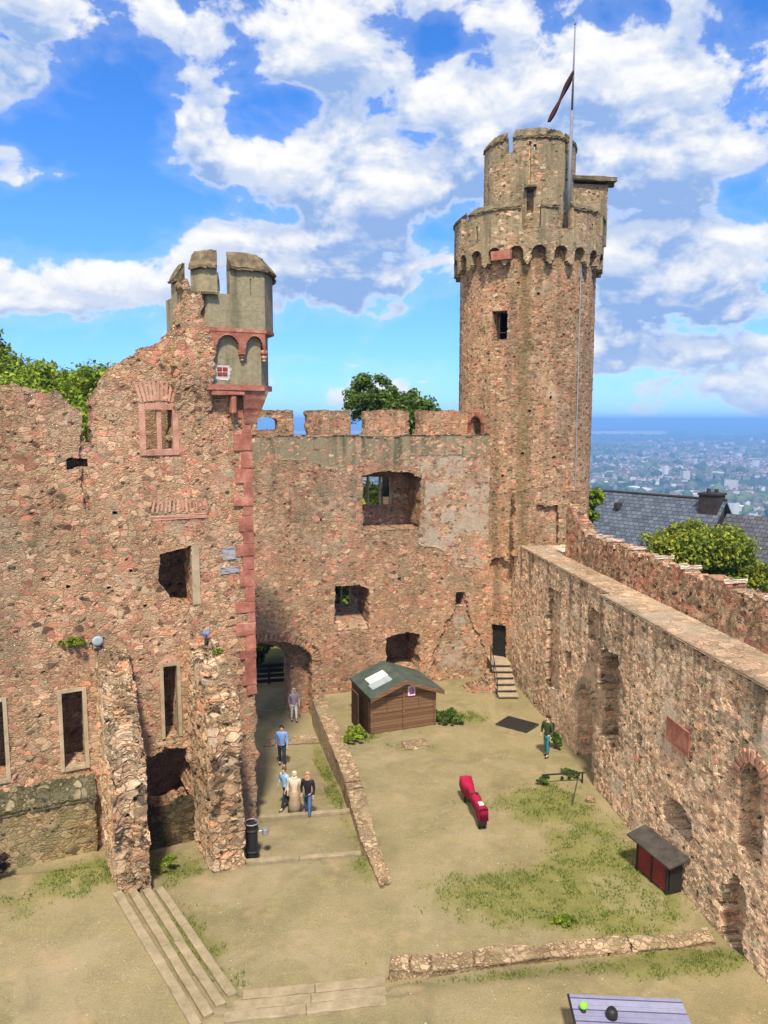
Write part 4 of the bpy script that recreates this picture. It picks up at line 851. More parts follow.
for p in pts:
    mb = MB(); mb.tube(p, p + Vector((0, 0, .95)), .022, n=8); mb.build('post', M['iron'], hr)
mb = MB(); mb.tube(pts[0] + Vector((0, 0, .95)), pts[1] + Vector((0, 0, .95)), .022, n=8); mb.tube(pts[1] + Vector((0, 0, .95)), pts[2] + Vector((0, 0, .95)), .022, n=8); mb.tube(pts[0] + Vector((0, 0, .5)), pts[2] + Vector((0, 0, .5)), .015, n=8); mb.build('rail', M['iron'], hr)

# dark drain hatch
hz = thing('floor_hatch', 'dark iron hatch set in the ground near the stairs', 'hatch', (6.15, 34.1, gz1(6.15, 34.1)), R(-38))
mb = MB(); mb.box((0, 0, .035), (1.5, 1.15, .03)); mb.build('plate', M['black'], hz)
mb = MB()
for sg in (-1, 1): mb.box((0, sg * .6, .03), (1.58, .06, .06)); mb.box((sg * .77, 0, .03), (.06, 1.14, .06))
mb.build('rim', M['iron'], hz)
mb = MB(); mb.box((0, 0, .04), (1.05, .75, .12), bevel=.03); bmesh.ops.subdivide_edges(mb.bm, edges=mb.bm.edges[:], cuts=2, use_grid_fill=True)
o = mb.jitter(.02).build('stone_slab', M['cobble']); o.location = (1.35, 31.85, gz1(1.35, 31.85) + .01); o.rotation_euler = (0, 0, .25); tag(o, 'flat grey stone slab lying in front of the hut', 'slab', kind='thing')
mb = MB(); mb.ball((0, 0, .1), .2, (1, .8, .8), 8); o = mb.jitter(.035).build('boulder', M['cobble']); o.location = (7.62, 26.9, gz1(7.62, 26.9)); tag(o, 'small pale stone at the foot of the right wall', 'stone', kind='thing')

# ------------------------------------------------------------------ wooden hut
def slat_mat(name, c0, c1, step, axis=2):
    m, nt, out = new_mat(name); N = NT(nt); tc = N.n('ShaderNodeTexCoord').outputs['Object']; s_ = N.n('ShaderNodeSeparateXYZ'); N.l(tc, s_.inputs[0])
    t = N.math('DIVIDE', s_.outputs[axis], step); fr = N.math('FRACT', t); idn = N.n('ShaderNodeTexWhiteNoise', noise_dimensions='1D'); N.l(N.math('FLOOR', t), idn.inputs['W'])
    f = N.math('MULTIPLY_ADD', N.noise(tc, 6., 5, .7), .6, N.math('MULTIPLY', idn.outputs[0], .4)); col = N.ramp(f, [(.2, c0), (.8, c1)])
    gap = N.math('LESS_THAN', fr, .1); col = N.mix(N.math('MULTIPLY', gap, .8), col, tuple(c * .15 for c in c0)); N.l(N.bsdf(col, .75, .25, normal=N.bump(fr, .8, .03)), out.inputs[0]); return m
M['hutwood'] = slat_mat('brown_cladding', (.15, .08, .042), (.27, .16, .09), .135); M['hutdark'] = slat_mat('darkened_cladding', (.07, .034, .02), (.13, .065, .036), .135)
M['hutroof'] = mottled('green_roofing_felt', (.035, .05, .042), (.085, .105, .085), 1.5, .9, .5, 45.)
hw, hd = 3.22, 2.5
hut = thing('wooden_hut', 'small brown wooden hut with a green felt roof below the back wall', 'hut', (-.62, 33.0, gz1(1, 34) + .02), math.atan2(1.14, 3.03))
mb = MB(); mb.hull([(x, y, z) for x in (0, hw) for y in (0, hd) for z in (0, 1.72)] + [(hw / 2, y, 2.28) for y in (0, hd)]); mb.build('wall', M['hutwood'], hut)
mb = MB(); mb.hull([(-.02, y, z) for y in (.05, hd - .05) for z in (.02, 1.66)] + [(-.06, y, z) for y in (.05, hd - .05) for z in (.02, 1.66)]); mb.build('shaded_side', M['hutdark'], hut)  # thin sheet over the left wall, cladding colour darkened as painted shade
mb = MB()
for sg in (0, 1):
    e0 = (-.08, 1.66) if sg == 0 else (hw + .28, 1.60)
    mb.hull([(e0[0], y, e0[1] + dz) for y in (-.3, hd + .2) for dz in (.02, .1)] + [(hw / 2, y, 2.31 + dz) for y in (-.3, hd + .2) for dz in (.02, .1)])
rf = mb.build('roof', M['hutroof'], hut)
mb = MB()
for a, b in (((-.08, 1.66), (hw / 2, 2.31)), ((hw + .28, 1.6), (hw / 2, 2.31))): mb.hull([(p[0], y, p[1] + dz) for p in (a, b) for y in (-.33, -.305) for dz in (-.1, .09)])
mb.build('bargeboard', M['hutwood'], hut)
def rz_(x): return 1.66 + (2.31 - 1.66) * (x + .08) / (hw / 2 + .08) + .105
M['bluegrey'] = plain('grey_sheet', (.3, .35, .37)); M['cream'] = plain('cream_sheet', (.78, .70, .58))
mb = MB(); mb.hull([(x, y, rz_(x) + dz) for x in (.25, 1.2) for y in (.35, .95) for dz in (0, .03)]); mb.build('roof_sheet', M['bluegrey'], rf, label='grey sheet laid on the roof')
mb = MB(); mb.hull([(x, y, rz_(x) + dz) for x in (.35, 1.22) for y in (.97, 1.7) for dz in (0, .035)]); mb.build('roof_sheet', M['cream'], rf, label='cream sheet laid on the roof')
for x in (.06, hw / 2, hw - .06):
    mb = MB(); mb.box((x, -.025, .9), (.09, .05, 1.7 if x != hw / 2 else 1.9)); mb.build('post', M['hutwood'], hut)
for x0, x1 in ((.12, hw / 2 - .06), (hw / 2 + .06, hw - .12)):
    mb = MB()
    for z in (.95, 1.6): mb.box(((x0 + x1) / 2, -.02, z), (x1 - x0, .04, .07))
    mb.box(((x0 + x1) / 2, -.02, 1.27), (.07, .04, .58)); sh = mb.build('shutter_frame', M['hutwood'], hut)
M['pink'] = plain('poster_pink', (.75, .5, .68)); M['purple'] = plain('poster_purple', (.2, .06, .2))
mb = MB(); mb.box((hw * .615, -.05, 1.78), (.36, .02, .46)); po = mb.build('poster', M['pink'], hut, label='small pink and purple poster')
mb = MB()
for x, z, w, h in ((-.08, .0, .06, .22), (.02, .02, .06, .26), (.1, -.03, .05, .2), (0, -.14, .2, .07)): mb.box((hw * .615 + x, -.065, 1.8 + z), (w, .01, h))
mb.build('print', M['purple'], po)
mb = MB(); mb.box((-.3, 1.2, .8), (.06, .9, 1.6)); mb.build('open_door', M['hutdark'], hut)

# ------------------------------------------------------------------ red-draped bench
M['maroon'] = mottled('crimson_cloth', (.22, .005, .03), (.36, .012, .055), 3., .75, .4, 25.)
bx = thing('draped_bench', 'long narrow bench under a crimson cloth with a black strap', 'bench', (3.22, 26.0, gz1(3.22, 26)), math.atan2(-2.35, .38))
n = 24; V, F = [], []
prof = [(-1, -.30), (-1, -.02), (-.9, .04), (0, .07), (.9, .04), (1, -.02), (1, -.30)]
for i in range(n):
    t = i / (n - 1); x = -1.25 + 2.45 * t; w = .135 + .085 * max(0, 1 - t * 3.2) - .03 * math.exp(-((t - .45) / .1) ** 2) + .02 * math.sin(14 * t); zz = .74 + .06 * math.exp(-((t - .02) / .1) ** 2) - .04 * math.exp(-((t - .42) / .1) ** 2)
    for k, (a, b) in enumerate(prof):
        dz = b if abs(b) < .2 else b * (1 + .35 * math.sin(9 * t + k)); V.append((x, a * w + .012 * math.sin(20 * t + k * 2), zz + dz))
for i in range(n - 1):
    for k in range(6): F.append((i * 7 + k, i * 7 + k + 1, (i + 1) * 7 + k + 1, (i + 1) * 7 + k))
F += [tuple(range(7)), tuple((n - 1) * 7 + k for k in range(7))[::-1]]
o = pydata('cloth', V, F, M['maroon'], bx, smooth=True); sd = o.modifiers.new('thick', 'SOLIDIFY'); sd.thickness = .015
for x in (-.9, .95):
    for y in (-.15, .15):
        mb = MB(); mb.box((x, y * .6, .24), (.09, .08, .5)); mb.build('leg', M['black'], bx)
mb = MB(); mb.box((1.1, 0, .42), (.16, .25, .42), bevel=.02); mb.box((-.05, 0, .36), (1.9, .12, .1)); mb.build('under_frame', M['black'], bx)
mb = MB(); mb.box((.02, 0, .80), (.05, .29, .02)); mb.box((.13, 0, .79), (.04, .29, .02)); mb.box((.07, .05, .81), (.14, .07, .02)); mb.build('strap', M['black'], bx)
mb = MB(); mb.box((.82, 0, .825), (.24, .16, .012)); mb.build('paper_label', M['cream'], bx)

# ------------------------------------------------------------------ red shed against the right wall
bo = thing('storage_shed', 'low dark-roofed shed with red panels against the right wall', 'shed', (8.35, 22.0, gz1(8.3, 22) - .03), math.atan2(-2.1, .72) )
M['shedred'] = mottled('faded_red_panel', (.13, .018, .016), (.2, .03, .028), 2., .7, .3, 30.); M['shedroof'] = mottled('dark_felt', (.03, .026, .022), (.08, .07, .06), 3., .9, .5, 30.)
# local x runs along the wall toward the viewer, local y toward the wall is +
for x in (-.68, .0, .68):
    mb = MB(); mb.box((x, -.22, .5), (.07, .07, 1.0)); mb.build('post', M['black'], bo)
for x in (-.34, .34):
    mb = MB(); mb.box((x, -.21, .52), (.60, .04, .82)); mb.build('panel', M['shedred'], bo)
mb = MB(); mb.box((0, .06, .08), (1.4, .5, .1)); mb.box((-.7, .07, .5), (.05, .44, .9)); mb.box((.7, .07, .5), (.05, .44, .9)); mb.build('body', M['black'], bo)
mb = MB(); mb.hull([(x, -.42, 1.04 + d) for x in (-1.0, 1.0) for d in (0, .05)] + [(x, .3, 1.2 + d) for x in (-1.02, 1.02) for d in (0, .07)]); mb.build('roof', M['shedroof'], bo)

# low rail, leaning rod
rl_ = thing('low_rail', 'low dark wooden rail near the right wall', 'rail', (6.95, 28.3, gz1(6.9, 28.3)), R(7))
mb = MB(); mb.tube((-.85, 0, .42), (.85, 0, .42), .035, n=8); mb.build('rail', M['black'], rl_)
for x in (-.8, .75): mb = MB(); mb.tube((x, 0, -.05), (x, 0, .44), .035, n=8); mb.build('post', M['black'], rl_)
o = MB().tube((0, 0, 0), (.28, .35, .85), .025, .02, 8).build('iron_rod', M['iron']); o.location = (6.85, 26.6, gz1(6.85, 26.6) - .02); tag(o, 'leaning dark iron rod stuck in the grass', 'rod', kind='thing')

# ------------------------------------------------------------------ bin / post by the buttress
bn = thing('litter_bin', 'dark slatted litter bin with a pale rim beside the right buttress', 'bin', (-4.3, 23.6, gz1(-4.3, 23.6)))
mb = MB(); mb.lathe([(.2, 0), (.2, .06), (.19, .08), (.19, 1.18), (.21, 1.2)], n=18); mb.build('body', M['black'], bn)
for z in (.3, 1.02): mb = MB(); mb.lathe([(.215, z), (.225, z + .01), (.225, z + .05), (.215, z + .06)], n=18); mb.build('band', M['iron'], bn)
mb = MB()
for k in range(18):
    a, b = 2 * math.pi * k / 18, 2 * math.pi * (k + 1) / 18; mb.tube((.22 * math.cos(a), .22 * math.sin(a), 1.28), (.22 * math.cos(b), .22 * math.sin(b), 1.28), .02, n=6)
mb.build('rim', M['steel'], bn)
mb = MB(); mb.tube((.2, .05, .95), (.34, .08, .95), .02); mb.lathe([(.1, .82), (.11, .84), (.11, 1.0), (.1, 1.02)], (.42, .1, 0), 14); mb.build('ash_tray', M['steel'], bn)

# floodlights on the buttress heads
M['lampblue'] = plain('blue_grey_housing', (.10, .15, .26), .5); M['lens'] = plain('pale_lens', (.36, .42, .42), .4, .5)
def floodlight(loc, rz, tilt, label):
    t = thing('floodlight', label, 'floodlight', loc, rz, 'floodlights on the buttresses'); t.scale = (.8, .8, .8); r = Matrix.Rotation(tilt, 4, 'X')
    mb = MB(); mb.lathe([(.06, -.2), (.11, -.19), (.13, -.1), (.21, .03), (.23, .07)], n=20); bmesh.ops.transform(mb.bm, matrix=Matrix.Translation((0, 0, .42)) @ r, verts=mb.bm.verts); mb.build('housing', M['lampblue'], t, True)
    mb = MB(); mb.lathe([(.21, .071), (.205, .078), (.1, .085), (.02, .087)], n=20); bmesh.ops.transform(mb.bm, matrix=Matrix.Translation((0, 0, .42)) @ r, verts=mb.bm.verts); mb.build('lens', M['lens'], t, True)
    mb = MB(); mb.box((0, 0, .08), (.3, .05, .05)); mb.box((-.2, 0, .25), (.03, .05, .38)); mb.box((.2, 0, .25), (.03, .05, .38)); mb.tube((0, 0, -.15), (0, 0, .1), .03); mb.build('bracket', M['iron'], t); return t
p = LW.pt(5.2, 6.72, -.3); floodlight(p, math.atan2(LW.n[1], LW.n[0]) + math.pi / 2, R(98), 'floodlight with pale round lens on the left buttress head')
p = LW.pt(1.75, 6.52, -.35); floodlight(p, math.atan2(LW.n[1], LW.n[0]) + math.pi / 2 + R(75), R(112), 'blue floodlight turned away on the right buttress head')

# table at the bottom edge
M['tabletop'] = slat_mat('bluish_table_boards', (.16, .16, .26), (.27, .28, .40), .34, 1)
tb = thing('table', 'bluish grey board table at the bottom edge of the photo', 'table', (5.45, 15.6, gz1(5.4, 15.6)), R(-3.5))
mb = MB()
for y in (.32, .0, -.32): mb.box((0, y, .74), (2.5, .31, .045), bevel=.006)
mb.build('tabletop', M['tabletop'], tb)
for x in (-1.05, 1.05):
    for y in (-.35, .35): mb = MB(); mb.box((x, y, .36), (.08, .08, .72)); mb.build('leg', M['black'], tb)
mb = MB(); mb.box((-1.27, 0, .73), (.04, .97, .07)); mb.build('end_rail', M['black'], tb)
M['lime'] = plain('lime_green', (.22, .72, .03), .5)
bt = thing('ball_stand', 'lime green ball on a short black foot on the table', 'ball', (4.42, 15.62, gz1(5.4, 15.6) + .765)); mb = MB(); mb.ball((0, 0, .14), .085, n=16); mb.build('ball', M['lime'], bt, True); mb = MB(); mb.lathe([(.06, 0), (.06, .02), (.03, .07)], n=14); mb.build('foot', M['black'], bt)
bg = thing('bag', 'small black round-topped bag on the table', 'bag', (5.0, 15.45, gz1(5.4, 15.6) + .765)); mb = MB(); mb.lathe([(.12, 0), (.13, .05), (.125, .14), (.09, .2), (.03, .22)], n=16); mb.build('body', M['black'], bg, True); mb = MB(); mb.tube((-.05, 0, .2), (0, 0, .27), .012); mb.tube((0, 0, .27), (.05, 0, .2), .012); mb.build('handle', M['black'], bg)

# railing beyond the gate
gr = thing('bridge_railing', 'dark timber railing seen through the gate arch', 'railing', (-8.2, 42.6, gz1(-7.5, 42.5)), .2)
for z in (.2, .5, .8, 1.1): mb = MB(); mb.box((0, 0, z), (6.4, .08, .2)); mb.build('rail', M['black'], gr)
for x in (-3.1, -1.6, 0, 1.6, 3.1): mb = MB(); mb.box((x, .07, .55), (.14, .1, 1.15)); mb.build('post', M['black'], gr)

# ------------------------------------------------------------------ slate-roofed house outside the wall
def slate_mat(name, c0, c1):
    m, nt, out = new_mat(name); N = NT(nt); uv = N.n('ShaderNodeUVMap').outputs[0]
    b = N.n('ShaderNodeTexBrick'); N.l(uv, b.inputs['Vector']); b.inputs['Scale'].default_value = 1.; b.inputs['Brick Width'].default_value = .42; b.inputs['Row Height'].default_value = .33; b.inputs['Mortar Size'].default_value = .022
    b.inputs['Color1'].default_value = (*c0, 1); b.inputs['Color2'].default_value = (*c1, 1); b.inputs['Mortar'].default_value = (c0[0] * .2, c0[1] * .2, c0[2] * .2, 1); b.inputs['Bias'].default_value = -.1
    tc = N.n('ShaderNodeTexCoord').outputs['Object']; f = N.noise(tc, 1.2, 5, .65); col = N.mix(.5, b.outputs['Color'], N.ramp(f, [(.3, .3), (.7, .68)]), 'OVERLAY')
    N.l(N.bsdf(col, .5, .5, normal=N.bump(b.outputs['Fac'], .6, -.03)), out.inputs[0]); return m
M['slate'] = slate_mat('blue_slate', (.05, .065, .095), (.105, .13, .17)); M['slatedark'] = slate_mat('dark_slate', (.05, .055, .075), (.095, .1, .125))
house = thing('slate_house', 'house outside the right wall with a long blue slate roof', 'house')
HP = Vector((16.4, 61.5, 0)); HD = Vector((.66, -.75, 0)).normalized(); HN = Vector((-HD.y, HD.x, 0)); HN = HN if HN.y < 0 else -HN
def roof_plane(name, mat, s0, s1, zr, drop, run, parent, th=.15):
    V = []; UV = []
    for side in (1, -1):
        for s in (s0, s1):
            for t in (0, 1): p = HP + HD * s + HN * (run * t * side); V.append((p.x, p.y, zr - drop * t)); UV.append((s, math.hypot(run, drop) * t))
    F = [(0, 1, 3, 2), (4, 6, 7, 5)]; nV = len(V); V += [(v[0], v[1], v[2] - th) for v in V]; F += [tuple(i + nV for i in f[::-1]) for f in F[:2]] + [(1, 1 + nV, 3 + nV, 3), (5, 7, 7 + nV, 5 + nV), (0, 0 + nV, 1 + nV, 1), (2, 3, 3 + nV, 2 + nV), (4, 5, 5 + nV, 4 + nV), (6, 6 + nV, 7 + nV, 7)]
    me = bpy.data.meshes.new(name); me.from_pydata(V, [], F); ul = me.uv_layers.new(name='UVMap'); UV = UV * 2
    for lp in me.loops: ul.data[lp.index].uv = UV[lp.vertex_index]
    me.update(); return link(name, me, mat, parent)
r_ = roof_plane('roof', M['slate'], -4, 11.2, 8.45, 6., 5.6, house)
r_b = roof_plane('annex_roof', M['slatedark'], 11.25, 20, 7.55, 6., 5.6, house)
mb = MB(); c = HP + HD * 8.; mb.box((*(HP + HD * 3.6).xy, -1.6), (15, 10.6, 8), rz=math.atan2(HD.y, HD.x)); mb.build('wall', M['plaster'], house)
mb = MB(); mb.box((*(HP + HD * 15.6).xy, -2.2), (8.7, 10.6, 7.2), rz=math.atan2(HD.y, HD.x)); mb.build('wall', M['plaster'], house)
M['chimney'] = mottled('sooty_chimney', (.02, .018, .018), (.06, .05, .05), 3., .9, .5, 20.)
mb = MB(); c = HP + HD * 10.3 + HN * .35; mb.box((c.x, c.y, 7.8), (1.35, 1.15, 2.1), rz=math.atan2(HD.y, HD.x)); mb.box((c.x, c.y, 8.88), (1.5, 1.3, .14), rz=math.atan2(HD.y, HD.x)); ch = mb.build('chimney', M['chimney'], house)
mb = MB(); mb.tube((c.x - .25, c.y, 8.95), (c.x - .25, c.y, 9.25), .14); mb.tube((c.x + .3, c.y, 8.95), (c.x + .3, c.y, 9.2), .14); mb.build('pot', M['chimney'], ch)
mb = MB(); c = HP + HD * 3.4 + HN * 1.1; mb.box((c.x, c.y, 7.5), (.42, .5, .45), rz=math.atan2(HD.y, HD.x)); mb.build('roof_vent', M['chimney'], house)
mb = MB(); mb.tube(HP + HD * -4 + Vector((0, 0, 8.46)), HP + HD * 11.2 + Vector((0, 0, 8.46)), .1, n=8); mb.build('ridge', M['chimney'], house)

# ------------------------------------------------------------------ trees and plants
M['bark'] = mottled('bark', (.05, .038, .026), (.11, .085, .06), 6., .95, .8, 20.)
LEAF = {'mid': leaf_mat('leaves_mid', (.09, .15, .012), (.27, .36, .025), (.50, .54, .07)), 'dark': leaf_mat('leaves_dark', (.035, .07, .01), (.10, .18, .022), (.22, .31, .04)),
        'gold': leaf_mat('leaves_yellow_green', (.08, .13, .012), (.27, .30, .025), (.52, .45, .05)), 'purple': leaf_mat('leaves_purple', (.03, .012, .018), (.07, .025, .035), (.12, .05, .05))}
def crown_mesh(name, r, n_clump, per, leaf, mat, parent, seed=0, fill=.35, c=(0, 0, 0), squash=.8):
    g = np.random.default_rng(seed); V = []
    d = g.normal(size=(n_clump, 3)); d /= np.linalg.norm(d, axis=1)[:, None]; d[:, 2] = np.where(d[:, 2] < -.45, -d[:, 2], d[:, 2])
    q = fill + (1 - fill) * g.random(n_clump) ** .55; lump = .75 + .5 * fbm(d[:, 0] * 2 + 5, d[:, 2] * 2 + d[:, 1], 2, seed)
    nl = 9; sc_ = g.normal(size=(nl, 3)); sc_ /= np.linalg.norm(sc_, axis=1)[:, None]; sc_[:, 2] = np.abs(sc_[:, 2]) * 1.1 - .3; sc_ *= (.45 + .25 * g.random(nl))[:, None]; sr = .30 + .22 * g.random(nl); sc_[0] = 0; sr[0] = .55
    w_ = g.integers(0, nl, n_clump); cc = (sc_[w_] + d * (q * lump * sr[w_])[:, None]) * np.array(r) + np.array(c); cr = np.mean(r) * (.10 + .10 * g.random(n_clump))
    n = n_clump * per; k = np.repeat(np.arange(n_clump), per); o_ = g.normal(size=(n, 3)); o_ /= np.linalg.norm(o_, axis=1)[:, None]; P = cc[k] + o_ * (cr[k] * g.random(n) ** .45)[:, None] * np.array([1, 1, squash])
    nn = o_ + .7 * g.normal(size=(n, 3)) + np.array([0, 0, .5]); nn /= np.linalg.norm(nn, axis=1)[:, None]; a = np.cross(nn, g.normal(size=(n, 3))); a /= np.linalg.norm(a, axis=1)[:, None]; b = np.cross(nn, a)
    L = leaf * (.6 + .8 * g.random(n))[:, None]; V = np.stack([P - a * L, P + b * L * .5 + nn * L * .12, P + a * L, P - b * L * .5 + nn * L * .12], 1).reshape(-1, 3); F = np.arange(4 * n).reshape(-1, 4)
    me = bpy.data.meshes.new(name); me.vertices.add(4 * n); me.vertices.foreach_set('co', V.astype(np.float32).ravel()); me.loops.add(4 * n); me.loops.foreach_set('vertex_index', F.ravel().astype(np.int32)); me.polygons.add(n); me.polygons.foreach_set('loop_start', np.arange(0, 4 * n, 4, dtype=np.int32)); me.update(calc_edges=True)
    return link(name, me, mat, parent), cc
def tree(name, label, base, h, r, mat, seed, group=None, n_clump=120, per=130, leaf=.16, cz=None, cat='tree'):
    t = thing(name, label, cat, base, 0, group); random.seed(seed); c = (0, 0, cz if cz else h - r[2])
    o_, cc = crown_mesh('crown', r, n_clump, per, leaf, LEAF[mat], t, seed, c=c)
    mb = MB(); p = Vector((0, 0, -.5)); rad_ = max(.08, .02 * h)
    for k in range(4):
        q = Vector((random.uniform(-.15, .15) * k * .4, random.uniform(-.15, .15) * k * .4, (c[2] - r[2] * .2) * (k + 1) / 4)); mb.tube(p, q, rad_ * (1 - k * .14), rad_ * (1 - (k + 1) * .14), 9); p = q
    for k in range(14):
        e = Vector(cc[(k * 7) % len(cc)]); m_ = p.lerp(e, .5) + Vector((0, 0, .12 * r[2])); b0 = Vector((0, 0, c[2] - r[2] * random.uniform(.2, .6))) ; mb.tube(b0, m_, rad_ * .35, rad_ * .22, 6); mb.tube(m_, e, rad_ * .22, rad_ * .06, 6)
    mb.build('trunk', M['bark'], t, True); return t
TB = 'trees beyond the castle walls'
tree('broadleaf_tree', 'broad light green tree behind the left end of the palace front', (-16.2, 38.5, -3), 21.6, (7.8, 4.6, 5.2), 'mid', 3, TB, 560, 130, .125)
tree('broadleaf_tree', 'sliver of tree crown at the far left edge of the photo', (-22.3, 40, -3), 23.2, (3.4, 3, 3.8), 'mid', 4, TB, 200, 110, .13)
tree('broadleaf_tree', 'dark green tree rising behind the middle battlements', (.1, 48, -3), 20.4, (3.3, 2.8, 3.4), 'dark', 5, TB, 300, 110, .13)
tree('broadleaf_tree', 'small tree tip beside the tower behind the battlements', (4.2, 50, -3), 17.7, (1.3, 1.6, 2.4), 'mid', 6, TB, 80, 90, .17)
tree('broadleaf_tree', 'narrow green tree showing past the right edge of the tower', (12.75, 47.5, -3), 13.3, (1.1, 1.4, 2.0), 'mid', 8, TB, 110, 110, .14)
tree('broadleaf_tree', 'yellow green tree in front of the slate roof', (13.6, 34.4, -2.5), 12.3, (4.3, 2.4, 2.7), 'gold', 9, TB, 330, 120, .095)
tree('broadleaf_tree', 'low yellow green crown below the dark slate roof at the right edge', (15.3, 31.4, -2.5), 9.4, (1.4, 1.4, 1.5), 'gold', 10, TB, 150, 110, .095)
tree('broadleaf_tree', 'leafy tree seen through the upper window of the back wall', (-4.6, 50.5, -2.5), 15., (6.0, 3, 5.4), 'mid', 11, TB, 330, 110, .2)
tree('broadleaf_tree', 'leafy tree glimpsed through the lower window of the back wall', (-5.8, 54, -2.5), 8.4, (5.2, 3, 4.6), 'mid', 12, TB, 300, 110, .2)
tree('broadleaf_tree', 'leafy tree standing behind the railing beyond the gate', (-7.8, 46.4, -1.3), 4.3, (2.6, 1.6, 2.6), 'dark', 13, TB, 260, 100, .22)
def plant(name, label, loc, r, mat, seed, cat='plant', n=24, per=50, leaf=.07, group=None):
    t = thing(name, label, cat, loc, 0, group); crown_mesh('foliage', r, n, per, leaf, LEAF[mat], t, seed, c=(0, 0, r[2] * .6)); mb = MB(); mb.tube((0, 0, -.1), (0, 0, r[2] * .7), .02, .008, 6); mb.tube((0, 0, 0), (r[0] * .5, 0, r[2] * .8), .014, .006, 6); mb.build('stem', M['bark'], t); return t
plant('wall_weed', 'green weed growing out of the palace wall beside the left floodlight', LW.pt(5.85, 6.95, -.1), (.5, .2, .16), 'mid', 21)
plant('wall_weed', 'small weed on the right buttress head under the blue floodlight', LW.pt(1.5, 6.25, -.9), (.2, .2, .12), 'mid', 22, n=10)
plant('shrub', 'dark purple leaved shrub at the left edge of the courtyard', (-11.75, 21.5, gz1(-11.7, 21.5)), (.45, .5, .75), 'purple', 23, 'shrub', 50, 80, .07)
plant('shrub', 'bushy weeds at the right end of the hut', (3.1, 34.4, gz1(3.1, 34.4)), (.75, .6, .45), 'dark', 24, 'shrub', 50, 70, .08)
plant('shrub', 'weeds between the hut and the retaining wall', (-1.3, 32.4, gz1(-1.0, 32.4) + .05), (.45, .9, .32), 'mid', 25, 'shrub', 40, 70, .08)
plant('shrub', 'green plant at the foot of the right wall beside the standing man', (7.35, 31.6, gz1(7.35, 31.6)), (.35, .35, .5), 'dark', 26, 'shrub', 30, 60, .08)
plant('shrub', 'tuft of weeds on the far end of the low rail', (6.15, 28.2, gz1(6.15, 28.2)), (.28, .22, .25), 'dark', 27, 'shrub', 16, 50, .06)
plant('shrub', 'low weeds between the rail and the right wall', (7.3, 28.9, gz1(7.3, 28.9)), (.55, .4, .2), 'dark', 28, 'shrub', 24, 50, .06)
plant('shrub', 'bright clump of weeds at the grass edge near the low rubble wall', (5.1, 19.9, gz1(5.1, 19.9)), (.42, .35, .16), 'mid', 29, 'shrub', 26, 60, .05)
plant('shrub', 'weedy clump on the threshold at the foot of the left buttress', LW.pt(3.6, .1, -2.2), (.6, .4, .14), 'mid', 30, 'shrub', 20, 50, .05)

# ------------------------------------------------------------------ people
SK = plain('skin', (.52, .31, .22), .55)
def skin_mesh(name, joints, edges, mat, parent, sub=1):
    me = bpy.data.meshes.new(name); me.from_pydata([j[0] for j in joints], edges, []); o_ = bpy.data.objects.new(name, me); COL.objects.link(o_)
    md = o_.modifiers.new('skin', 'SKIN'); md.use_smooth_shade = True
    for v, j in zip(me.skin_vertices[0].data, joints): r_x = j[1]; v.radius = (r_x, r_x) if not hasattr(r_x, '__len__') else r_x
    me.skin_vertices[0].data[0].use_root = True
    ss = o_.modifiers.new('sub', 'SUBSURF'); ss.levels = sub; ss.render_levels = sub
    dg = bpy.context.evaluated_depsgraph_get(); m2 = bpy.data.meshes.new_from_object(o_.evaluated_get(dg)); m2.name = name; bpy.data.objects.remove(o_); bpy.data.meshes.remove(me)
    m2.materials.clear(); m2.polygons.foreach_set('use_smooth', [True] * len(m2.polygons)); return link(name, m2, mat, parent)
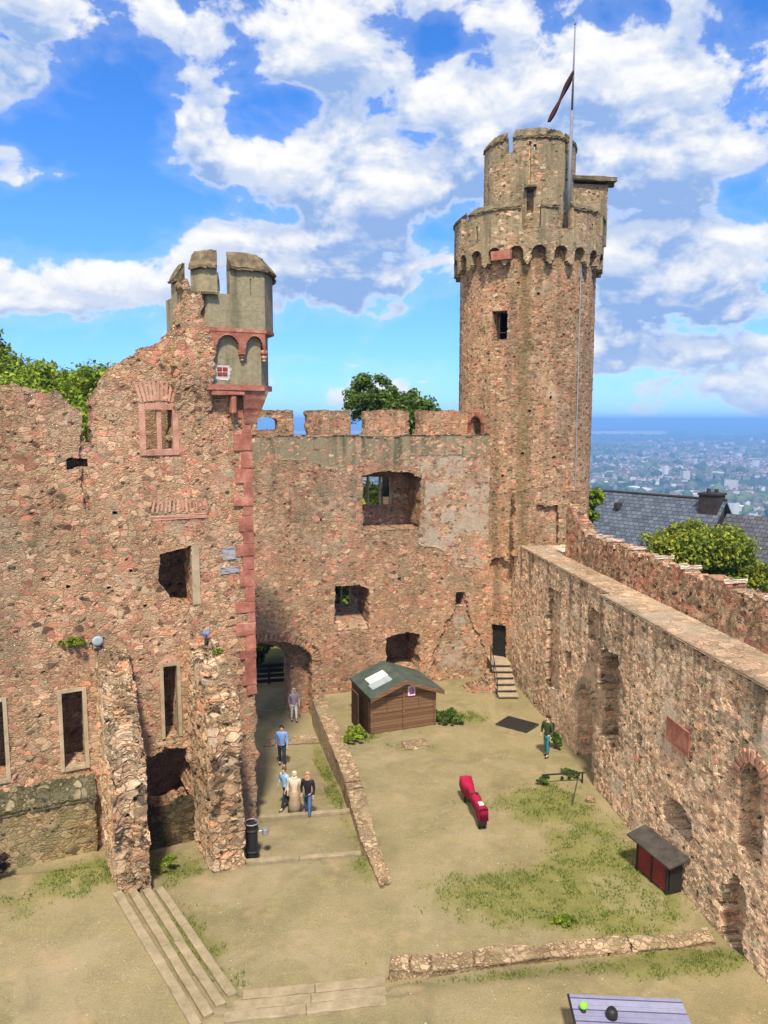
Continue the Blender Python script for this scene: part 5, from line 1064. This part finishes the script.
def person(label, loc, face, h, top, bottom, hair, shoe, stride=.25, arms=(.1, .1, 0, 0), skirt=None, long_top=0., scarf=None, longhair=False, lean=0., w=1., bag=None):
    """local frame: +x right, +y forward; face = heading of +y"""
    k = h / 1.75; t = thing('person', label, 'person', (*loc, gz1(*loc)), face - math.pi / 2); sx = .1 * k; hip = .92 * k; sh = 1.43 * k; st_ = stride * k
    ly, ry = st_, -st_
    P = lambda x, y, z: (x * k, y, z)
    y0 = lean * k
    J = [((0, 0, hip), .085 * k * w), ((0, y0 * .5, 1.15 * k), .085 * k * w), ((0, y0, 1.36 * k), .105 * k * w), ((0, y0, 1.5 * k), .055 * k), ((0, y0 + .02 * k, 1.58 * k), .085 * k), ((0, y0 + .01 * k, 1.69 * k), .08 * k)]
    E = [(0, 1), (1, 2), (2, 3), (3, 4), (4, 5)]
    def leg(sg, fy):
        b = len(J); J.extend([((sg * .09 * k, fy * .1, hip - .06 * k), .095 * k), ((sg * .1 * k, fy * .55 + .03 * k, .5 * k), .06 * k), ((sg * .1 * k, fy, .1 * k), .04 * k), ((sg * .11 * k, fy + .13 * k, .04 * k), .038 * k)]); E.extend([(0, b), (b, b + 1), (b + 1, b + 2), (b + 2, b + 3)])
    leg(-1, ly); leg(1, ry)
    def arm(sg, out_, fw, bend):
        b = len(J); s_ = Vector((sg * .19 * k * w, y0, sh)); e = s_ + Vector((sg * out_ * k, fw * .5 * k, -.28 * k)); wr = e + Vector((sg * out_ * .3 * k - sg * bend * .5 * k, fw * .6 * k + bend * k, -.24 * k + bend * .5 * k)); hd = wr + Vector((0, .02 * k + bend * .1, -.09 * k))
        J.extend([(tuple(s_), .06 * k), (tuple(e), .043 * k), (tuple(wr), .032 * k), (tuple(hd), .034 * k)]); E.extend([(2, b), (b, b + 1), (b + 1, b + 2), (b + 2, b + 3)]); return wr, hd, s_, e
    A1 = arm(-1, arms[0], arms[2], max(0, arms[3])); A2 = arm(1, arms[1], -arms[2], max(0, arms[3]))
    skin_mesh('body', J, E, SK, t)
    # fingers, nose, ears, eyes
    mb = MB()
    for wr, hd, s_, e in (A1, A2):
        for q in range(4): a = hd + Vector(((q - 1.5) * .016 * k, .005, -.01)); mb.tube(a, a + Vector((0, .012 * k, -.075 * k + abs(q - 1.5) * .008 * k)), .009 * k, .007 * k, 5)
        mb.tube(hd + Vector((0, .02 * k, .03 * k)), hd + Vector((0, .055 * k, -.03 * k)), .01 * k, .008 * k, 5)
    hc = Vector((0, y0 + .015 * k, 1.64 * k)); mb.tube(hc + Vector((0, .075 * k, .02 * k)), hc + Vector((0, .11 * k, -.025 * k)), .01 * k, .016 * k, 6)
    for sg in (-1, 1): mb.ball(hc + Vector((sg * .085 * k, -.005, 0)), .026 * k, (.4, .8, 1.2), 8)
    mb.build('hand_and_face_detail', SK, t, True)
    mb = MB()
    for sg in (-1, 1): mb.ball(hc + Vector((sg * .032 * k, .082 * k, .022 * k)), .011 * k, n=6)
    mb.box(hc + Vector((0, .085 * k, -.055 * k)), (.045 * k, .01, .008)); mb.build('eyes_and_mouth', M['black'], t)
    # clothes
    TJ = [((0, 0, hip - .10 * k - long_top * k), (.15 * k * w, .125 * k * w)), ((0, y0 * .5, 1.15 * k), .128 * k * w), ((0, y0, 1.36 * k), .147 * k * w), ((0, y0, 1.46 * k), .085 * k)]
    TE = [(0, 1), (1, 2), (2, 3)]
    for wr, hd, s_, e in (A1, A2): b = len(TJ); TJ += [(tuple(s_), .075 * k), (tuple(e), .057 * k), (tuple(wr), .046 * k)]; TE += [(2, b), (b, b + 1), (b + 1, b + 2)]
    skin_mesh('top', TJ, TE, top, t)
    if skirt is None:
        BJ = [((0, 0, hip + .10 * k), .12 * k * w)]; BE = []
        for sg, fy in ((-1, ly), (1, ry)): b = len(BJ); BJ += [((sg * .09 * k, fy * .1, hip - .07 * k), .108 * k), ((sg * .1 * k, fy * .55 + .03 * k, .5 * k), .077 * k), ((sg * .1 * k, fy, .12 * k), .06 * k)]; BE += [(0, b), (b, b + 1), (b + 1, b + 2)]
        skin_mesh('trousers', BJ, BE, bottom, t)
    else:
        mb = MB(); mb.lathe([(.16 * k, hip + .05 * k), (.2 * k, hip - .2 * k), (.24 * k, .5 * k), (.28 * k, .12 * k), (.2 * k, .1 * k)][::-1], n=18); mb.build('skirt', bottom, t, True)
    for sg, fy in ((-1, ly), (1, ry)):
        mb = MB(); mb.ball((sg * .105 * k, fy + .06 * k, .045 * k), .06 * k, (.85, 2.1, .75), 10); mb.build('shoe', shoe, t, True)
    mb = MB(); mb.ball(hc + Vector((0, -.018 * k, .035 * k)), .105 * k, (.92, 1.02, 1.05), 14)
    for v in list(mb.bm.verts):
        if v.co.y > hc.y + .045 * k and v.co.z < hc.z + .07 * k: v.co.y = hc.y + .03 * k
        if v.co.z < hc.z - .06 * k: v.co.z = hc.z - .06 * k
    if longhair:
        mb.ball(hc + Vector((0, -.06 * k, -.13 * k)), .1 * k, (1.05, .6, 1.5), 12)
        for sg in (-1, 1): mb.ball(hc + Vector((sg * .085 * k, .0, -.11 * k)), .045 * k, (.7, .8, 2.2), 8)
    if scarf: mb.ball(hc + Vector((0, -.02 * k, -.12 * k)), .1 * k, (1.15, 1.1, .9), 12)
    mb.build('headscarf' if scarf else 'hair', scarf or hair, t, True)
    if bag: mb = MB(); mb.box((0, y0 - .2 * k, 1.2 * k), (.3 * k, .16 * k, .42 * k), bevel=.05); mb.build('backpack', bag, t)
    return t
c = lambda n, *v: plain(n, v)
navy, denim, dkgreen, blueS, ltblue, beige, brown, pinkc = c('navy_trousers', .02, .03, .045), c('blue_denim', .06, .11, .22), c('dark_green_jacket', .03, .05, .018), c('mid_blue_shirt', .16, .30, .62), c('light_blue_top', .3, .5, .75), c('beige_coat', .62, .5, .38), c('brown_skirt', .30, .22, .15), c('mauve_top', .3, .25, .32)
teal, palegrey, hairD, hairB, blond, shoeT, knitB = c('teal_trousers', .03, .16, .17), c('pale_trousers', .62, .6, .56), c('dark_hair', .03, .02, .015), c('brown_hair', .12, .06, .03), c('blond_hair', .42, .26, .12), c('turquoise_trainers', .15, .5, .6), c('black_cardigan', .012, .012, .015)
TO = R(-88)
person('man in a blue shirt and dark trousers walking down from the gate', (-4.45, 32.05), TO, 1.84, blueS, navy, hairD, M['black'], .16, (.05, .05, .1, .04))
person('woman in a black cardigan and blue jeans with turquoise trainers', (-2.78, 26.65), R(-100), 1.74, knitB, denim, blond, shoeT, .2, (.06, .06, .05, .06), long_top=.22, longhair=True)
person('woman in a beige coat, pale headscarf and long brown skirt', (-3.3, 26.95), R(-95), 1.66, beige, brown, hairB, M['black'], .08, (.07, .07, .03, .06), skirt=True, long_top=.2, scarf=c('pale_scarf', .72, .62, .42), w=1.08)
person('person in a light blue jacket and dark trousers striding behind the two women', (-3.72, 27.6), R(-130), 1.64, ltblue, navy, hairB, M['black'], .3, (.12, .14, .1, .1), lean=.06)
person('person in a mauve top and pale trousers standing under the gate arch', (-4.55, 37.4), R(-70), 1.72, mauve if False else pinkc, palegrey, c('grey_hair', .42, .38, .36), M['black'], .1, (.08, .08, .05, .12), longhair=True)
person('man in a dark green jacket and teal trousers with a backpack by the right wall', (6.82, 30.75), R(-140), 1.78, dkgreen, teal, hairD, M['black'], .1, (.1, .1, .05, .08), bag=M['black'])

# ------------------------------------------------------------------ light, sky, haze
SUN_EL, SUN_AZ = 57., 177.      # azimuth clockwise from +Y (the view direction)
sd_ = Vector((math.sin(R(SUN_AZ)) * math.cos(R(SUN_EL)), math.cos(R(SUN_AZ)) * math.cos(R(SUN_EL)), math.sin(R(SUN_EL))))
sl = bpy.data.lights.new('sun', 'SUN'); sl.energy = 4.1; sl.angle = R(5); sl.color = (1, .89, .73); so = bpy.data.objects.new('sun', sl); COL.objects.link(so); so.rotation_euler = (-sd_).to_track_quat('-Z', 'Y').to_euler()
W = bpy.data.worlds.new('World'); S.world = W; W.use_nodes = True; nt = W.node_tree; nt.nodes.clear(); N = NT(nt)
sky = N.n('ShaderNodeTexSky', sky_type='NISHITA'); sky.sun_disc = False; sky.sun_elevation = R(SUN_EL); sky.sun_rotation = R(SUN_AZ); sky.altitude = 300; sky.air_density = 1.; sky.dust_density = .3; sky.ozone_density = 3.
gen = N.n('ShaderNodeTexCoord').outputs['Generated']; sx = N.n('ShaderNodeSeparateXYZ'); N.l(gen, sx.inputs[0])
az = N.math('ARCTAN2', sx.outputs[0], sx.outputs[1]); el = N.math('ARCSINE', sx.outputs[2])
K = 180 / math.pi
def deg(u, v):   # picture position of a cloud -> azimuth, elevation in degrees
    x, y = (u - 384) / 769, (512 - v) / 769; p = math.atan(92 / 769); d = Vector((x, math.cos(p) + y * math.sin(p), -math.sin(p) + y * math.cos(p))).normalized(); return math.atan2(d.x, d.y) * K, math.asin(d.z) * K
azd = N.math('MULTIPLY', az, K); eld = N.math('MULTIPLY', el, K)
clouds = [(230, 45, 230, 55, .5), (20, 70, 70, 70, .35), (330, 185, 160, 60, .55), (230, 160, 70, 30, .35), (610, 70, 190, 60, .55), (680, 150, 120, 60, .45), (480, 180, 60, 60, .3), (70, 290, 110, 45, .5), (210, 236, 60, 18, .45), (340, 280, 110, 50, .5), (680, 290, 120, 75, .5), (620, 240, 100, 30, .3), (155, 165, 30, 24, .4), (420, 90, 80, 40, .3), (384, 395, 500, 14, .2), (700, 370, 120, 40, .35), (12, 152, 14, 8, .3), (60, 175, 20, 5, .25), (560, 200, 120, 60, .25),
          (95, 145, 100, 50, -.5), (70, 222, 120, 22, -.55), (440, 40, 60, 24, -.5), (300, 100, 70, 14, -.3), (110, 345, 60, 18, -.3), (600, 225, 70, 16, -.3), (745, 200, 40, 30, -.4), (720, 330, 60, 12, -.25), (430, 140, 40, 28, -.3), (270, 215, 90, 14, -.25), (540, 150, 40, 60, -.15), (600, 130, 60, 14, -.2), (590, 15, 40, 14, -.3), (440, 235, 110, 14, -.2), (130, 90, 40, 25, -.25), (250, 130, 60, 16, -.2), (640, 210, 60, 12, -.2), (300, 345, 160, 18, -.15)]
def layout(a, e):
    tot = None
    for u, v, w, h, s in clouds:
        ca, ce = deg(u, v); wa = w / 769 * K * .9; he = h / 769 * K * .95
        q = N.math('ADD', N.math('POWER', N.math('DIVIDE', N.math('SUBTRACT', a, ca), wa), 2.), N.math('POWER', N.math('DIVIDE', N.math('SUBTRACT', e, ce), he), 2.))
        g = N.math('MULTIPLY', N.math('EXPONENT', N.math('MULTIPLY', q, -1.)), s * 1.0); tot = g if tot is None else N.math('ADD', tot, g)
    return tot
def dens(e_off, detail):
    e = N.math('ADD', eld, e_off); cv = N.n('ShaderNodeCombineXYZ'); N.l(N.math('MULTIPLY', azd, .1), cv.inputs[0]); N.l(N.math('MULTIPLY', e, .155), cv.inputs[1]); cv.inputs[2].default_value = 3.7
    f = N.noise(cv.outputs[0], 1.55, detail, .55, .2); b = N.noise(cv.outputs[0], .5, 2, .5)
    return N.math('ADD', N.math('MULTIPLY_ADD', f, 2.2, -.38), N.math('MULTIPLY', b, .3)), e
LAY = layout(azd, eld)
d0, _ = dens(0., 9.); d0 = N.math('ADD', d0, LAY); d1, e1 = dens(.9, 8.); d1 = N.math('ADD', d1, layout(azd, e1)); d2, e2 = dens(3.2, 4.); d2 = N.math('ADD', d2, layout(azd, e2))
alpha = N.smooth(d0, 1.05, 1.25)
thin = N.math('MULTIPLY', N.smooth(d0, .8, 1.15), .13); alpha = N.math('MAXIMUM', alpha, thin)
# relief: where there is more cloud above than here we look at the shaded underside
g1 = N.math('SUBTRACT', d1, d0); g2 = N.math('SUBTRACT', d2, d0)
sh = N.math('ADD', N.math('MULTIPLY', N.smooth(g1, -.26, .16), .5), N.math('MULTIPLY', N.smooth(g2, -.40, .20), .62)); sh = N.math('MULTIPLY', sh, N.smooth(d0, 1.05, 1.32), clamp=True)
CB = 5.6; FILL = 9.5
ccol = N.mix(sh, (CB, CB * .995, CB * .985), (CB * .30, CB * .47, CB * .82))
hsv = N.n('ShaderNodeHueSaturation'); N.l(sky.outputs[0], hsv.inputs['Color']); hsv.inputs['Saturation'].default_value = 1.3; hsv.inputs['Value'].default_value = 1.0
skyc = N.mix(1., hsv.outputs[0], (.86, .98, 1.28), 'MULTIPLY')
hz_ = N.smooth(eld, 0., 7.); ccol = N.mix(hz_, N.mix(.45, ccol, (CB * .75, CB * .86, CB * .98)), ccol)
skyc = N.mix(1., skyc, N.mix(N.smooth(eld, 0., 15.), (.42, .66, .95), (1., 1., 1.)), 'MULTIPLY')
bgc = N.mix(alpha, skyc, ccol)
# added fill glow in the unseen sky behind the viewer, brightening the right wall
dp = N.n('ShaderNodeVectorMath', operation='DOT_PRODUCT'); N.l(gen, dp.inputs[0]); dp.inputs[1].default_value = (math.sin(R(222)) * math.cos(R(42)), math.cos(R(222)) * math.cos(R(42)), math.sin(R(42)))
fill_glow = N.math('POWER', N.smooth(dp.outputs['Value'], .2, 1.), 1.4); bgc = N.mix(fill_glow, bgc, (FILL, FILL * .95, FILL * .86)); bg = N.n('ShaderNodeBackground'); N.l(bgc, bg.inputs['Color']); bg.inputs['Strength'].default_value = .115
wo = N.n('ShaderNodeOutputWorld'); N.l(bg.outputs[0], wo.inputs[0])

mb = MB(); mb.box((0, 0, (PLAIN - 4 + 46) / 2), (63000, 63000, 46 - PLAIN + 4)); hb = mb.build('haze', None); tag(hb, 'blue summer haze over the plain', 'haze', kind='stuff')
m, nt, out = new_mat('haze_air'); N = NT(nt); pv = N.n('ShaderNodeVolumePrincipled'); pv.inputs['Color'].default_value = (.24, .52, 1, 1); pv.inputs['Density'].default_value = 2.0e-4; pv.inputs['Anisotropy'].default_value = 0.; N.l(pv.outputs[0], out.inputs['Volume']); hb.data.materials.append(m)

# ------------------------------------------------------------------ render settings
S.render.engine = 'CYCLES'; S.cycles.use_denoising = True; S.cycles.max_bounces = 4; S.cycles.diffuse_bounces = 2; S.cycles.volume_bounces = 0; S.cycles.transparent_max_bounces = 8
S.cycles.sample_clamp_indirect = 6
S.view_settings.view_transform = 'Standard'; S.view_settings.look = 'None'; S.view_settings.gamma = 1; S.view_settings.use_curve_mapping = False; S.view_settings.exposure = .66
S.render.film_transparent = False
